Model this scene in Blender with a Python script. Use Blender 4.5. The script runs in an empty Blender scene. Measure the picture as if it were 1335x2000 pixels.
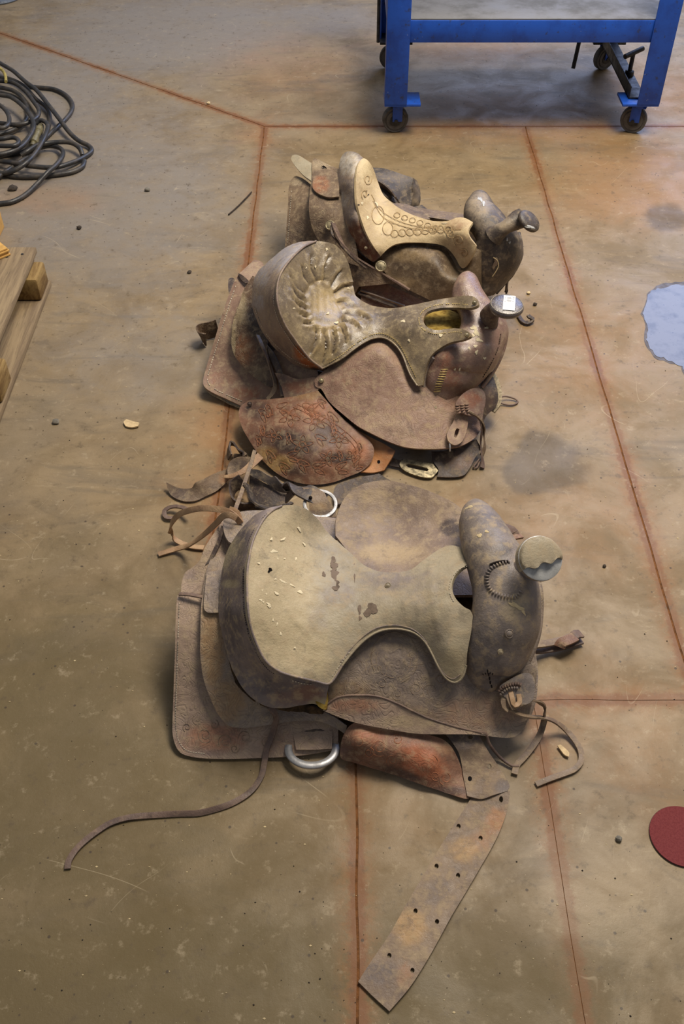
import bpy, math, random
import numpy as np
from mathutils import Vector, Matrix, noise as mnoise
from mathutils.geometry import delaunay_2d_cdt

# ------------------------------------------------------------------ camera, world, lights
SC = bpy.context.scene
COL = SC.collection
R = math.radians
CAM_H, PITCH, FOC = 1.6, R(45.8), 1900.0
cam = bpy.data.objects.new('camera', bpy.data.cameras.new('camera'))
COL.objects.link(cam)
cam.location = (0, 0, CAM_H)
cam.rotation_euler = (R(90) - PITCH, 0, 0)
cam.data.sensor_fit = 'VERTICAL'
cam.data.sensor_height = 36
cam.data.sensor_width = 36
cam.data.lens = 36 * FOC / 2000
cam.data.clip_start = 0.05
SC.camera = cam

SC.view_settings.view_transform = 'Standard'
SC.view_settings.look = 'None'
SC.view_settings.gamma = 1
SC.view_settings.exposure = 0.42
SC.view_settings.use_curve_mapping = False

w = bpy.data.worlds.new('shop_interior')
SC.world = w
w.use_nodes = True
bg = w.node_tree.nodes['Background']
bg.inputs[0].default_value = (0.92, 0.94, 1.0, 1)
bg.inputs[1].default_value = 0.17


def area(name, loc, target, sx, sy, power, col):
    l = bpy.data.lights.new(name, 'AREA')
    l.shape = 'RECTANGLE'
    l.size, l.size_y, l.energy, l.color = sx, sy, power, col
    o = bpy.data.objects.new(name, l)
    COL.objects.link(o)
    o.location = loc
    o.rotation_euler = (Vector(target) - Vector(loc)).to_track_quat('-Z', 'Y').to_euler()
    return o


# overhead shop lamps, and a bluish daylit doorway beyond the bench
area('ceiling_lamp', (1.05, 2.55, 3.5), (0.7, 2.3, 0), 1.6, 1.1, 132, (1.0, 0.895, 0.745))
area('ceiling_lamp', (0.5, 4.9, 4.6), (0.5, 4.3, 0), 2.0, 0.7, 40, (1.0, 0.93, 0.84))
area('door_daylight', (2.3, 6.6, 2.6), (0.7, 2.6, 0), 3.2, 2.2, 105, (0.47, 0.60, 1.0))

# ------------------------------------------------------------------ projection helpers
CP, SP = math.cos(PITCH), math.sin(PITCH)


def ray(px, py, z):
    """world point at height z on the sight line through photo pixel (px, py); arrays allowed"""
    px, py, z = np.broadcast_arrays(np.asarray(px, float), np.asarray(py, float), np.asarray(z, float))
    v = py - 1000.0
    t = (CAM_H - z) / (FOC * SP + v * CP)
    return np.stack([(px - 667.5) * t, t * (FOC * CP - v * SP), z], -1)


def proj(P):
    P = np.asarray(P, float)
    d = P[..., 1] * CP + (CAM_H - P[..., 2]) * SP
    u = P[..., 1] * SP - (CAM_H - P[..., 2]) * CP
    return np.stack([667.5 + FOC * P[..., 0] / d, 1000 - FOC * u / d], -1)


def V3(px, py, z):
    return ray(px, py, z).reshape(3)


class TPS:
    """smooth height field through control points (px, py, z)"""
    def __init__(self, pts, lam=2e-4):
        p = np.array([q[:3] for q in pts], float)
        self.c = p[:, :2] / 300.0
        n = len(p)
        K = self._k(self.c, self.c) + lam * np.eye(n)
        A = np.zeros((n + 3, n + 3))
        A[:n, :n] = K
        A[:n, n] = 1
        A[:n, n + 1:] = self.c
        A[n, :n] = 1
        A[n + 1:, :n] = self.c.T
        A[n:, n:] -= 1e-9 * np.eye(3)
        b = np.zeros(n + 3)
        b[:n] = p[:, 2]
        self.w = np.linalg.lstsq(A, b, rcond=None)[0]

    @staticmethod
    def _k(a, b):
        r2 = ((a[:, None] - b[None]) ** 2).sum(-1)
        return np.where(r2 > 1e-12, r2 * np.log(np.maximum(r2, 1e-12)), 0)

    def __call__(self, xy):
        q = np.atleast_2d(np.asarray(xy, float)) / 300.0
        n = len(self.c)
        return self._k(q, self.c) @ self.w[:n] + self.w[n] + q @ self.w[n + 1:]


def spline(P, step, closed=False):
    P = np.asarray(P, float)
    n = len(P)
    if n < 3 and not closed:
        m = max(2, int(np.linalg.norm(P[-1] - P[0]) / step) + 1)
        s = np.linspace(0, 1, m)[:, None]
        return P[0] * (1 - s) + P[-1] * s
    out = []
    for i in range(n if closed else n - 1):
        if closed:
            p0, p1, p2, p3 = P[(i - 1) % n], P[i], P[(i + 1) % n], P[(i + 2) % n]
        else:
            p1, p2 = P[i], P[i + 1]
            p0 = P[i - 1] if i > 0 else 2 * p1 - p2
            p3 = P[i + 2] if i + 2 < n else 2 * p2 - p1
        L = np.linalg.norm((p2 - p1)[:3])
        m = max(1, int(round(L / step)))
        # scale tangents by segment length so uneven points do not overshoot
        d01, d23 = np.linalg.norm((p1 - p0)[:3]) + 1e-9, np.linalg.norm((p3 - p2)[:3]) + 1e-9
        m1 = (p2 - p0) * (L / (L + d01))
        m2 = (p3 - p1) * (L / (L + d23))
        for k in range(m):
            s = k / m
            out.append((2 * s**3 - 3 * s**2 + 1) * p1 + (s**3 - 2 * s**2 + s) * m1
                       + (-2 * s**3 + 3 * s**2) * p2 + (s**3 - s**2) * m2)
    if not closed:
        out.append(P[-1])
    return np.array(out)


def outline_px(pts, step):
    """pts (x, y[, z][, 'c']); a 'c' marks a sharp corner"""
    xy = [(q[0], q[1]) for q in pts]
    cs = [i for i, q in enumerate(pts) if q[-1] == 'c']
    if not cs:
        return spline(xy, step, True)
    n, out = len(xy), []
    for a, b in zip(cs, cs[1:] + [cs[0] + n]):
        seg = [xy[i % n] for i in range(a, b + 1)]
        out.append(spline(seg, step)[:-1])
    return np.concatenate(out)


def inside(poly, q):
    x, y = q[:, 0], q[:, 1]
    r = np.zeros(len(q), bool)
    for (x0, y0), (x1, y1) in zip(poly, np.roll(poly, -1, 0)):
        if y0 == y1:
            continue
        c = (y0 > y) != (y1 > y)
        r ^= c & (x < (x1 - x0) * (y - y0) / (y1 - y0) + x0)
    return r


def poly_dist(poly, q, closed=True):
    d = np.full(len(q), 1e9)
    nx = np.roll(poly, -1, 0) if closed else poly[1:]
    for a, b in zip(poly, nx):
        ab = b - a
        h = np.clip(((q - a) @ ab) / max(ab @ ab, 1e-12), 0, 1)
        d = np.minimum(d, np.linalg.norm(q - a - h[:, None] * ab, axis=1))
    return d


def triangulate(poly, spacing, holes=(), extra=None):
    lo, hi = poly.min(0), poly.max(0)
    g = []
    ys = np.arange(lo[1], hi[1], spacing * 0.87)
    for k, y in enumerate(ys):
        xs = np.arange(lo[0] + (k % 2) * spacing / 2, hi[0], spacing)
        g.append(np.stack([xs, np.full(len(xs), y)], 1))
    g = np.concatenate(g)
    if extra is not None:
        g = np.concatenate([g, extra])
    g = g[inside(poly, g)]
    if len(g):
        g = g[poly_dist(poly, g) > spacing * 0.4]
    for h in holes:
        g = g[~inside(h, g)]
        if len(g):
            g = g[poly_dist(h, g) > spacing * 0.3]
    vs = [tuple(p) for p in poly]
    es = [(i, (i + 1) % len(poly)) for i in range(len(poly))]
    for h in holes:
        o = len(vs)
        vs += [tuple(p) for p in h]
        es += [(o + i, o + (i + 1) % len(h)) for i in range(len(h))]
    vs += [tuple(p) for p in g]
    rv, re_, rf, *_ = delaunay_2d_cdt([Vector(v) for v in vs], es, [], 0, 1e-6)
    v = np.array([tuple(p) for p in rv])
    f = np.array([tuple(t) for t in rf if len(t) == 3])
    c = v[f].mean(1)
    ok = inside(poly, c)
    for h in holes:
        ok &= ~inside(h, c)
    f = f[ok]
    a, b, cc = v[f[:, 0]], v[f[:, 1]], v[f[:, 2]]
    area2 = (b[:, 0] - a[:, 0]) * (cc[:, 1] - a[:, 1]) - (b[:, 1] - a[:, 1]) * (cc[:, 0] - a[:, 0])
    f = f[np.abs(area2) > 1e-9]
    a2 = area2[np.abs(area2) > 1e-9]
    f[a2 < 0] = f[a2 < 0][:, ::-1]
    used = np.unique(f)
    m = np.full(len(v), -1)
    m[used] = np.arange(len(used))
    return v[used], m[f]


# ------------------------------------------------------------------ object helpers
def root_loc(p):
    while p is not None and p.parent is not None:
        p = p.parent
    return np.array(p.location) if p is not None else np.zeros(3)


def obj(name, verts, faces, mat, parent=None, smooth=True, sharp=40, kind=None, label=None, tint=None):
    me = bpy.data.meshes.new(name)
    verts = np.asarray(verts, float) - root_loc(parent)
    me.from_pydata([tuple(v) for v in verts], [], [tuple(int(i) for i in f) for f in faces])
    me.validate()
    if tint is not None:
        at = me.color_attributes.new('tint', 'FLOAT_COLOR', 'POINT')
        a = np.ones((len(verts), 4))
        tint = np.asarray(tint)
        a[:, :tint.shape[1]] = tint
        at.data.foreach_set('color', a.astype(np.float32).ravel())
    if smooth:
        me.shade_smooth()
        if sharp:
            me.set_sharp_from_angle(angle=R(sharp))
    o = bpy.data.objects.new(name, me)
    COL.objects.link(o)
    if mat:
        me.materials.append(mat)
    if parent is not None:
        o.parent = parent
    if kind:
        o['kind'] = kind
    if label:
        o['label'] = label
    return o


def tag(o, label, cat, group=None, kind=None):
    o['label'] = label
    o['category'] = cat
    if group:
        o['group'] = group
    if kind:
        o['kind'] = kind
    return o


def thing(name, loc, label, cat, group=None):
    o = bpy.data.objects.new(name, None)
    COL.objects.link(o)
    o.location = loc
    o.empty_display_size = 0.1
    return tag(o, label, cat, group)


def blob_tint(xy, blobs):
    t = np.zeros((len(xy), 3))
    for b in blobs:
        x, y, rx, ry, s, ch = b[:6]
        rot = R(b[6]) if len(b) > 6 else 0
        dx, dy = xy[:, 0] - x, xy[:, 1] - y
        u = (dx * math.cos(rot) + dy * math.sin(rot)) / rx
        v = (-dx * math.sin(rot) + dy * math.cos(rot)) / ry
        d = np.sqrt(u * u + v * v)
        t[:, ch] = np.maximum(t[:, ch], s * np.clip(1.5 - d, 0, 1))
    return t


def wobble(P, amp, scale, seed):
    if not amp:
        return np.zeros(len(P))
    return np.array([mnoise.noise(Vector((p[0] * scale + seed, p[1] * scale, p[2] * scale * .5))) for p in P]) * amp


_seed = [0]


def patch(name, parent, outline, mat, base=None, off=0.0, zpts=(), thick=0.005, res=9, holes=(), blobs=(),
          strokes=(), amp=0.0015, tint_stroke=None, kind=None, label=None, ref=False, lam=2e-4, zmin=None, sharp=48, under=None):
    """leather sheet: a photo outline lifted to its real height (base field or control heights), with thickness"""
    _seed[0] += 7.3
    poly = outline_px(outline, max(3.0, res * 0.7))
    if base is None:
        ctrl = [(q[0], q[1], q[2]) for q in outline if len(q) > 2 and q[2] != 'c'] + list(zpts)
        f = TPS(ctrl, lam)
    else:
        f = base
    hs = [np.asarray(h, float) for h in holes]
    v, tri = triangulate(poly, res, hs)
    zm = thick + 0.001 if zmin is None else zmin

    def zf(q):
        z = f(q) + off
        if under is not None:      # tuck this sheet below the one that covers it
            upoly, uz, gap = under
            dd = np.where(inside(upoly, q), 0, poly_dist(upoly, q))
            cap = uz(q) - gap + np.maximum(dd - 4, 0) * .0012
            kk = 220.0
            z = -np.logaddexp(-kk * z, -kk * cap) / kk
        return np.maximum(z, zm)
    z = zf(v)
    top = ray(v[:, 0], v[:, 1], z)
    # vertex normals
    a, b, c = top[tri[:, 0]], top[tri[:, 1]], top[tri[:, 2]]
    fn = np.cross(b - a, c - a)
    if fn.sum(0) @ np.array([0, -0.7, 0.7]) < 0:
        tri = tri[:, ::-1]
        fn = -fn
    n = np.zeros_like(top)
    for k in range(3):
        np.add.at(n, tri[:, k], fn)
    n /= np.linalg.norm(n, axis=1)[:, None] + 1e-12
    h = wobble(top, amp, 22, _seed[0]) + wobble(top, amp * .5, 60, _seed[0] + 3)
    tint = blob_tint(v, blobs)
    for st in strokes:
        pts, wd, hh = st[:3]
        d = poly_dist(np.asarray(pts, float), v, False)
        g = np.exp(-(d / wd) ** 2)
        h = h + hh * g
        if len(st) > 3:
            tint[:, st[3]] = np.maximum(tint[:, st[3]], g * st[4])
    top = top + n * h[:, None]
    top[:, 2] = np.maximum(top[:, 2], zm)
    bot = top - n * thick
    bot[:, 2] = np.maximum(bot[:, 2], 0.0006)
    # border edges
    e = np.concatenate([tri[:, [0, 1]], tri[:, [1, 2]], tri[:, [2, 0]]])
    es = set(map(tuple, e))
    brd = [(i, j) for i, j in es if (j, i) not in es]
    N = len(top)
    faces = [tuple(t) for t in tri] + [(t[2] + N, t[1] + N, t[0] + N) for t in tri] + [(j, i, i + N, j + N) for i, j in brd]
    o = obj(name, np.concatenate([top, bot]), faces, mat, parent, True, sharp, kind, label, np.concatenate([tint, tint]))
    return (o, zf) if ref else o


def loft(name, parent, stations, mat, step=0.012, seg=24, blobs=(), flat=1.0, amp=0.001, label=None):
    """closed body through stations (lx, ly, lz, rx, ry, rz, half thickness)"""
    _seed[0] += 3.1
    S = []
    for s in stations:
        S.append(np.concatenate([V3(*s[:3]), V3(*s[3:6]), [s[6]]]))
    S = np.array(S)
    C = (S[:, :3] + S[:, 3:6]) / 2
    S = np.concatenate([C, S], 1)
    S = spline(S, step)
    L, Rr, T = S[:, 3:6], S[:, 6:9], S[:, 9]
    C = (L + Rr) / 2
    tg = np.gradient(C, axis=0)
    verts = []
    for i in range(len(C)):
        d = Rr[i] - L[i]
        n = np.cross(d, tg[i])
        ln = np.linalg.norm(n)
        n = n / ln if ln > 1e-12 else np.array([0, 0, 1.0])
        if n @ np.array([0, -.7, .7]) < 0:
            n = -n
        for k in range(seg):
            a = 2 * math.pi * k / seg
            ca, sa = math.cos(a), math.sin(a)
            verts.append(C[i] + d / 2 * ca + n * T[i] * sa)
    faces = []
    m = len(C)
    for i in range(m - 1):
        for k in range(seg):
            k2 = (k + 1) % seg
            faces.append((i * seg + k, i * seg + k2, (i + 1) * seg + k2, (i + 1) * seg + k))
    verts.append(C[0]); verts.append(C[-1])
    v = np.array(verts)
    for k in range(seg):
        k2 = (k + 1) % seg
        faces.append((m * seg, k2, k))
        faces.append((m * seg + 1, (m - 1) * seg + k, (m - 1) * seg + k2))
    cc = np.concatenate([np.repeat(C, seg, 0), C[:1], C[-1:]])
    nn = v - cc
    nn /= np.linalg.norm(nn, axis=1)[:, None] + 1e-9
    v = v + nn * (wobble(v, amp * 2, 20, _seed[0]) + wobble(v, amp, 55, _seed[0]))[:, None]
    v[:, 2] = np.maximum(v[:, 2], .002)
    f0 = faces[(m // 2) * seg + seg // 4]
    nrm = np.cross(v[f0[1]] - v[f0[0]], v[f0[2]] - v[f0[0]])
    if nrm @ (v[f0[0]] - cc[f0[0]]) < 0:
        faces = [f[::-1] for f in faces]
    return obj(name, v, faces, mat, parent, True, 60, None, label, blob_tint(proj(v), blobs))


def frames(P):
    T = np.gradient(P, axis=0)
    T /= np.linalg.norm(T, axis=1)[:, None] + 1e-12
    return T


def tube(name, parent, path, r, mat, seg=10, step=0.006, world=False, closed=False, kind=None, label=None):
    P = np.array(path, float) if world else np.array([V3(*p) for p in path])
    P = spline(P, step, closed)
    v, f = tube_mesh(P, r, seg, closed)
    return obj(name, v, f, mat, parent, True, 60, kind, label)


def tube_mesh(P, r, seg, closed=False):
    T = frames(P)
    if closed:
        T = np.roll(P, -1, 0) - np.roll(P, 1, 0)
        T /= np.linalg.norm(T, axis=1)[:, None]
    n = np.cross(T[0], [0, 0, 1.0])
    if np.linalg.norm(n) < 1e-3:
        n = np.array([1.0, 0, 0])
    v, f = [], []
    rr = np.broadcast_to(r, (len(P),))
    for i in range(len(P)):
        n = n - T[i] * (n @ T[i])
        n /= np.linalg.norm(n) + 1e-12
        b = np.cross(T[i], n)
        for k in range(seg):
            a = 2 * math.pi * k / seg
            v.append(P[i] + rr[i] * (math.cos(a) * n + math.sin(a) * b))
    m = len(P)
    for i in range(m if closed else m - 1):
        j = (i + 1) % m
        for k in range(seg):
            k2 = (k + 1) % seg
            f.append((i * seg + k, i * seg + k2, j * seg + k2, j * seg + k))
    if not closed:
        f.append(tuple(range(seg))[::-1])
        f.append(tuple((m - 1) * seg + k for k in range(seg)))
    return np.array(v), f


def ribbon(name, parent, path, width, mat, thick=0.003, step=0.006, kind=None, label=None, up=(0, 0, 1)):
    """strap; path (px, py, z[, roll degrees[, width factor]])"""
    rows = []
    for p in path:
        roll = p[3] if len(p) > 3 else 0
        wf = p[4] if len(p) > 4 else 1
        rows.append(np.concatenate([V3(*p[:3]), [roll / 1000.0, wf / 1000.0]]))
    S = spline(np.array(rows), step)
    P = S[:, :3]
    T = frames(P)
    v, f = [], []
    for i in range(len(P)):
        s = np.cross(T[i], up)
        if np.linalg.norm(s) < 1e-4:
            s = np.array([1.0, 0, 0])
        s /= np.linalg.norm(s)
        n = np.cross(s, T[i])
        a = R(S[i, 3] * 1000)
        s2 = s * math.cos(a) + n * math.sin(a)
        n2 = -s * math.sin(a) + n * math.cos(a)
        w2 = width * S[i, 4] * 1000 / 2
        for (p_, q_) in ((-1, 1), (-.85, 1.15), (.85, 1.15), (1, 1), (1, -1), (-1, -1)):
            v.append(P[i] + s2 * w2 * p_ + n2 * thick / 2 * q_)
    v = np.array(v)
    v[:, 2] = np.maximum(v[:, 2], 0.0008)
    m = len(P)
    for i in range(m - 1):
        for k in range(6):
            k2 = (k + 1) % 6
            f.append((i * 6 + k, (i + 1) * 6 + k, (i + 1) * 6 + k2, i * 6 + k2))
    f.append(tuple(range(6)))
    f.append(tuple((m - 1) * 6 + k for k in range(6))[::-1])
    return obj(name, v, f, mat, parent, True, 50, kind, label)


class MB:
    def __init__(s):
        s.v, s.f = [], []

    def add(s, v, f):
        o = len(s.v)
        s.v += [np.asarray(p, float) for p in v]
        s.f += [tuple(i + o for i in q) for q in f]
        return s

    def box(s, c, d, M=None, bev=0.0):
        c, h = np.array(c, float), np.array(d, float) / 2
        M = np.eye(3) if M is None else np.array(M)
        b = min(bev, h.min() * .9)
        if b <= 0:
            v = [c + M @ (np.array(k) * h) for k in ((-1, -1, -1), (1, -1, -1), (1, 1, -1), (-1, 1, -1), (-1, -1, 1), (1, -1, 1), (1, 1, 1), (-1, 1, 1))]
            return s.add(v, [(3, 2, 1, 0), (4, 5, 6, 7), (0, 1, 5, 4), (1, 2, 6, 5), (2, 3, 7, 6), (3, 0, 4, 7)])
        import bmesh
        bm = bmesh.new()
        bmesh.ops.create_cube(bm, size=1)
        for q in bm.verts:
            q.co = Vector((q.co.x * d[0], q.co.y * d[1], q.co.z * d[2]))
        bmesh.ops.bevel(bm, geom=bm.edges[:], offset=b, segments=2, affect='EDGES', profile=.5)
        bm.verts.ensure_lookup_table()
        v = [c + M @ np.array(q.co) for q in bm.verts]
        f = [tuple(q.index for q in p.verts) for p in bm.faces]
        bm.free()
        return s.add(v, f)

    def cyl(s, a, b, r, seg=20, r2=None):
        a, b = np.array(a, float), np.array(b, float)
        r2 = r if r2 is None else r2
        return s.lathe(a, b - a, [(0, 0), (r, 0), (r2, 1), (0, 1)], seg)

    def lathe(s, o, axis, prof, seg=28):
        """prof: (radius, fraction along axis)"""
        o, axis = np.array(o, float), np.array(axis, float)
        t = axis / np.linalg.norm(axis)
        n = np.cross(t, [0, 0, 1.0])
        if np.linalg.norm(n) < 1e-3:
            n = np.array([1.0, 0, 0])
        n /= np.linalg.norm(n)
        b = np.cross(t, n)
        v, f = [], []
        for r, h in prof:
            for k in range(seg):
                a = 2 * math.pi * k / seg
                v.append(o + axis * h + max(r, 1e-5) * (math.cos(a) * n + math.sin(a) * b))
        for i in range(len(prof) - 1):
            for k in range(seg):
                k2 = (k + 1) % seg
                f.append((i * seg + k, i * seg + k2, (i + 1) * seg + k2, (i + 1) * seg + k))
        return s.add(v, f)

    def tube(s, P, r, seg=8, closed=False):
        return s.add(*tube_mesh(np.asarray(P, float), r, seg, closed))

    def build(s, name, mat, parent=None, sharp=35, kind=None, label=None, smooth=True):
        return obj(name, np.array(s.v), s.f, mat, parent, smooth, sharp, kind, label)


def stitches(parent, path, zf, mat, off=0.0012, pitch=5.5, ln=3.6, wd=1.3, jitter=.3):
    """thread dashes along a photo-pixel path lying on a sheet"""
    P = spline(path, 1.0)
    d = np.concatenate([[0], np.cumsum(np.linalg.norm(np.diff(P, axis=0), axis=1))])
    mb = MB()
    rnd = random.Random(len(P))
    s = 2.0
    while s + ln < d[-1]:
        if rnd.random() < .06:
            s += pitch
            continue
        q = [np.array([np.interp(x, d, P[:, 0]), np.interp(x, d, P[:, 1])]) for x in (s, s + ln)]
        t = (q[1] - q[0]) / (np.linalg.norm(q[1] - q[0]) + 1e-9)
        n = np.array([-t[1], t[0]]) * wd / 2
        c = np.array([q[0] - n, q[1] - n, q[1] + n, q[0] + n])
        z = zf(c)
        lo = ray(c[:, 0], c[:, 1], z - .001)
        hi = ray(c[:, 0], c[:, 1], z + off)
        mb.add(np.concatenate([lo, hi]), [(4, 5, 6, 7), (0, 1, 5, 4), (1, 2, 6, 5), (2, 3, 7, 6), (3, 0, 4, 7)])
        s += pitch + rnd.uniform(-jitter, jitter)
    return mb.build('stitching', mat, parent, 30, 'stuff')


def splats(parent, items, zf, mat, off=.0008, name='dried_splatter'):
    """flat dried drops lying on a sheet: (x, y, rx, ry, rot)"""
    mb = MB()
    rnd = random.Random(5)
    for x, y, rx, ry, rot in items:
        n = 20
        ph = rnd.uniform(0, 6)
        a = np.linspace(0, 2 * math.pi, n, endpoint=False)
        rr = 1 + .28 * np.sin(2 * a + ph) * rnd.random() + .22 * np.sin(3 * a + ph * 2) + .15 * np.array([rnd.uniform(-1, 1) for _ in a])
        X, Y = rx * .8 * rr * np.cos(a), ry * .8 * rr * np.sin(a)
        c, s_ = math.cos(R(rot)), math.sin(R(rot))
        q = np.stack([x + X * c - Y * s_, y + X * s_ + Y * c], 1)
        q = np.concatenate([q, [[x, y]]])
        z = zf(q) + off
        z[-1] += off
        v = ray(q[:, 0], q[:, 1], z)
        mb.add(v, [(i, (i + 1) % n, n) for i in range(n)][::-1])
    o = mb.build(name, mat, parent, 0, 'stuff')
    return o


def leaf(cx, cy, L, W, rot):
    t = np.linspace(0, 2 * math.pi, 15)
    x = L * (.5 - .5 * np.cos(t))
    y = W * np.sin(t) * (1 - .55 * x / L)
    c, s = math.cos(R(rot)), math.sin(R(rot))
    return np.stack([cx + x * c - y * s, cy + x * s + y * c], 1)


def flower(cx, cy, r, n=5, ph=0, sq=.85):
    out = [np.stack([cx + .26 * r * np.cos(np.linspace(0, 6.2832, 9)), cy + .26 * r * sq * np.sin(np.linspace(0, 6.2832, 9))], 1)]
    for k in range(n):
        a = ph + 360 * k / n
        l = leaf(0, 0, r * .72, r * .3, a)
        l[:, 0] += cx + .28 * r * math.cos(R(a))
        l[:, 1] = cy + (l[:, 1] + .28 * r * math.sin(R(a))) * sq
        out.append(l)
    return out


def spiral(cx, cy, r, turns=1.3, ph=0.0, sq=1.0, rot=0.0, grow=1.0):
    a = np.linspace(0, turns * 2 * math.pi, int(14 * turns) + 4)
    rr = r * (1 - .72 * a / a[-1] * grow)
    x, y = rr * np.cos(a + ph), rr * np.sin(a + ph) * sq
    c, s = math.cos(R(rot)), math.sin(R(rot))
    return np.stack([cx + x * c - y * s, cy + x * s + y * c], 1)


def carve(parent, paths, zf, mat, r=.001, off=.0006):
    """raised rims of tooled lines"""
    mb = MB()
    for P in paths:
        P = np.asarray(P, float)
        z = zf(P) + off
        mb.tube(ray(P[:, 0], P[:, 1], z), r, 5)
    return mb.build('tooled_line', mat, parent, 60, 'stuff')


# ------------------------------------------------------------------ materials
def lin(c):
    return tuple(((x / 255) / 12.92 if x / 255 <= .04045 else ((x / 255 + .055) / 1.055) ** 2.4) for x in c) + (1.0,)


class NT:
    def __init__(s, name):
        s.m = bpy.data.materials.new(name)
        s.m.use_nodes = True
        s.t = s.m.node_tree
        s.b = s.t.nodes['Principled BSDF']
        s.out = s.t.nodes['Material Output']

    def n(s, typ, **k):
        o = s.t.nodes.new(typ)
        for a, v in k.items():
            setattr(o, a, v)
        return o

    def set(s, sock, val):
        if isinstance(val, bpy.types.NodeSocket):
            s.t.links.new(val, sock)
        else:
            sock.default_value = val

    def math(s, op, a, b=None, c=None, clamp=False):
        o = s.n('ShaderNodeMath', operation=op, use_clamp=clamp)
        s.set(o.inputs[0], a)
        if b is not None:
            s.set(o.inputs[1], b)
        if c is not None:
            s.set(o.inputs[2], c)
        return o.outputs[0]

    def vm(s, op, a, b=None):
        o = s.n('ShaderNodeVectorMath', operation=op)
        s.set(o.inputs[0], a)
        if b is not None:
            s.set(o.inputs[1], b)
        return o.outputs['Value'] if op in ('DOT_PRODUCT', 'LENGTH', 'DISTANCE') else o.outputs[0]

    def noise(s, scale, detail=4, rough=.55, vec=None, dist=0.0):
        o = s.n('ShaderNodeTexNoise')
        o.inputs['Scale'].default_value = scale
        o.inputs['Detail'].default_value = detail
        o.inputs['Roughness'].default_value = rough
        o.inputs['Distortion'].default_value = dist
        if vec is not None:
            s.set(o.inputs['Vector'], vec)
        return o.outputs[0]

    def ramp(s, v, a, b, lo=0.0, hi=1.0):
        o = s.n('ShaderNodeMapRange')
        o.interpolation_type = 'SMOOTHSTEP'
        s.set(o.inputs[0], v)
        for i, x in enumerate((a, b, lo, hi)):
            s.set(o.inputs[i + 1], x)
        return o.outputs[0]

    def mix(s, f, a, b):
        o = s.n('ShaderNodeMix', data_type='RGBA')
        s.set(o.inputs[0], f)
        s.set(o.inputs[6], a)
        s.set(o.inputs[7], b)
        return o.outputs[2]

    def pos(s):
        return s.n('ShaderNodeNewGeometry').outputs['Position']

    def bump(s, h, strength, dist=.01, normal=None):
        o = s.n('ShaderNodeBump')
        o.inputs['Strength'].default_value = strength
        o.inputs['Distance'].default_value = dist
        s.set(o.inputs['Height'], h)
        if normal is not None:
            s.set(o.inputs['Normal'], normal)
        return o.outputs[0]

    def done(s, col, rough, normal=None, spec=.5, metal=0.0):
        s.set(s.b.inputs['Base Color'], col)
        s.set(s.b.inputs['Roughness'], rough)
        s.set(s.b.inputs['Metallic'], metal)
        s.set(s.b.inputs['Specular IOR Level'], spec)
        if normal is not None:
            s.set(s.b.inputs['Normal'], normal)
        return s.m


def leather(name, base, dark, c0=None, c1=None, c2=None, dust=(170, 150, 120), dusty=.45, rough=.55, tool=0.0, spec=.4, fleck=.6, tn=.8):
    k = NT(name)
    p = k.pos()
    n1 = k.noise(11, 5, .6, p)
    n2 = k.noise(55, 5, .65, p)
    n3 = k.noise(260, 3, .7, p)
    st = k.vm('MULTIPLY', p, (25, 90, 60))
    n4 = k.noise(1.6, 4, .6, st, 1.5)
    col = k.mix(k.ramp(n1, .38, .68), lin(base), lin(dark))
    at = k.n('ShaderNodeAttribute', attribute_name='tint')
    sp = k.n('ShaderNodeSeparateColor')
    k.set(sp.inputs[0], at.outputs['Color'])
    nm = k.math('MULTIPLY_ADD', k.noise(38, 6, .7, p, .6), tn, -tn / 2)
    for i, c in enumerate((c0, c1, c2)):
        if c is None:
            continue
        f = k.ramp(k.math('ADD', sp.outputs[i], nm), .25, .8)
        col = k.mix(f, col, lin(c))
    col = k.mix(k.ramp(k.noise(23, 6, .72, p, .7), .52, .68, 0, .5), col, lin(tuple(int(x * .74) for x in dark)))
    col = k.mix(k.ramp(n2, .46, .68, 0, min(1, dusty * 1.25)), col, lin(dust))
    col = k.mix(k.ramp(n4, .5, .75, 0, .35), col, lin(tuple(int(x * .72) for x in base)))
    col = k.mix(k.ramp(n3, .64, .76, 0, fleck), col, lin(tuple(min(255, int(x * 1.12)) for x in dust)))
    h = k.math('ADD', k.math('MULTIPLY', n3, .35), k.math('MULTIPLY', n2, .7))
    if tool:
        q = k.noise(26, 1.5, .4, p, .8)
        w1 = k.math('SINE', k.math('MULTIPLY', q, 95))
        reg = k.ramp(k.noise(7, 1, .5, p), .36, .5)
        line = k.math('MULTIPLY', k.ramp(w1, .3, 1.0), reg)
        h = k.math('ADD', h, k.math('MULTIPLY', line, -tool * .55))
        col = k.mix(k.math('MULTIPLY', line, .16), col, lin(tuple(int(x * .62) for x in dark)))
    nr = k.bump(h, .5, .004)
    rg = k.ramp(n2, .3, .75, rough - .1, min(1, rough + .22))
    return k.done(col, rg, nr, spec)


def plain(name, c, rough=.6, metal=0.0, spec=.5, var=.25, scale=40, c2=None, bump=.15):
    k = NT(name)
    p = k.pos()
    n = k.noise(scale, 5, .65, p)
    n2 = k.noise(scale * 6, 3, .6, p)
    d = lin(c2) if c2 else lin(tuple(int(x * (1 - var)) for x in c))
    col = k.mix(k.ramp(n, .4, .66), lin(c), d)
    return k.done(col, k.ramp(n, .3, .7, rough - .08, min(1, rough + .1)), k.bump(n2, bump, .003), spec, metal)


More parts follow.
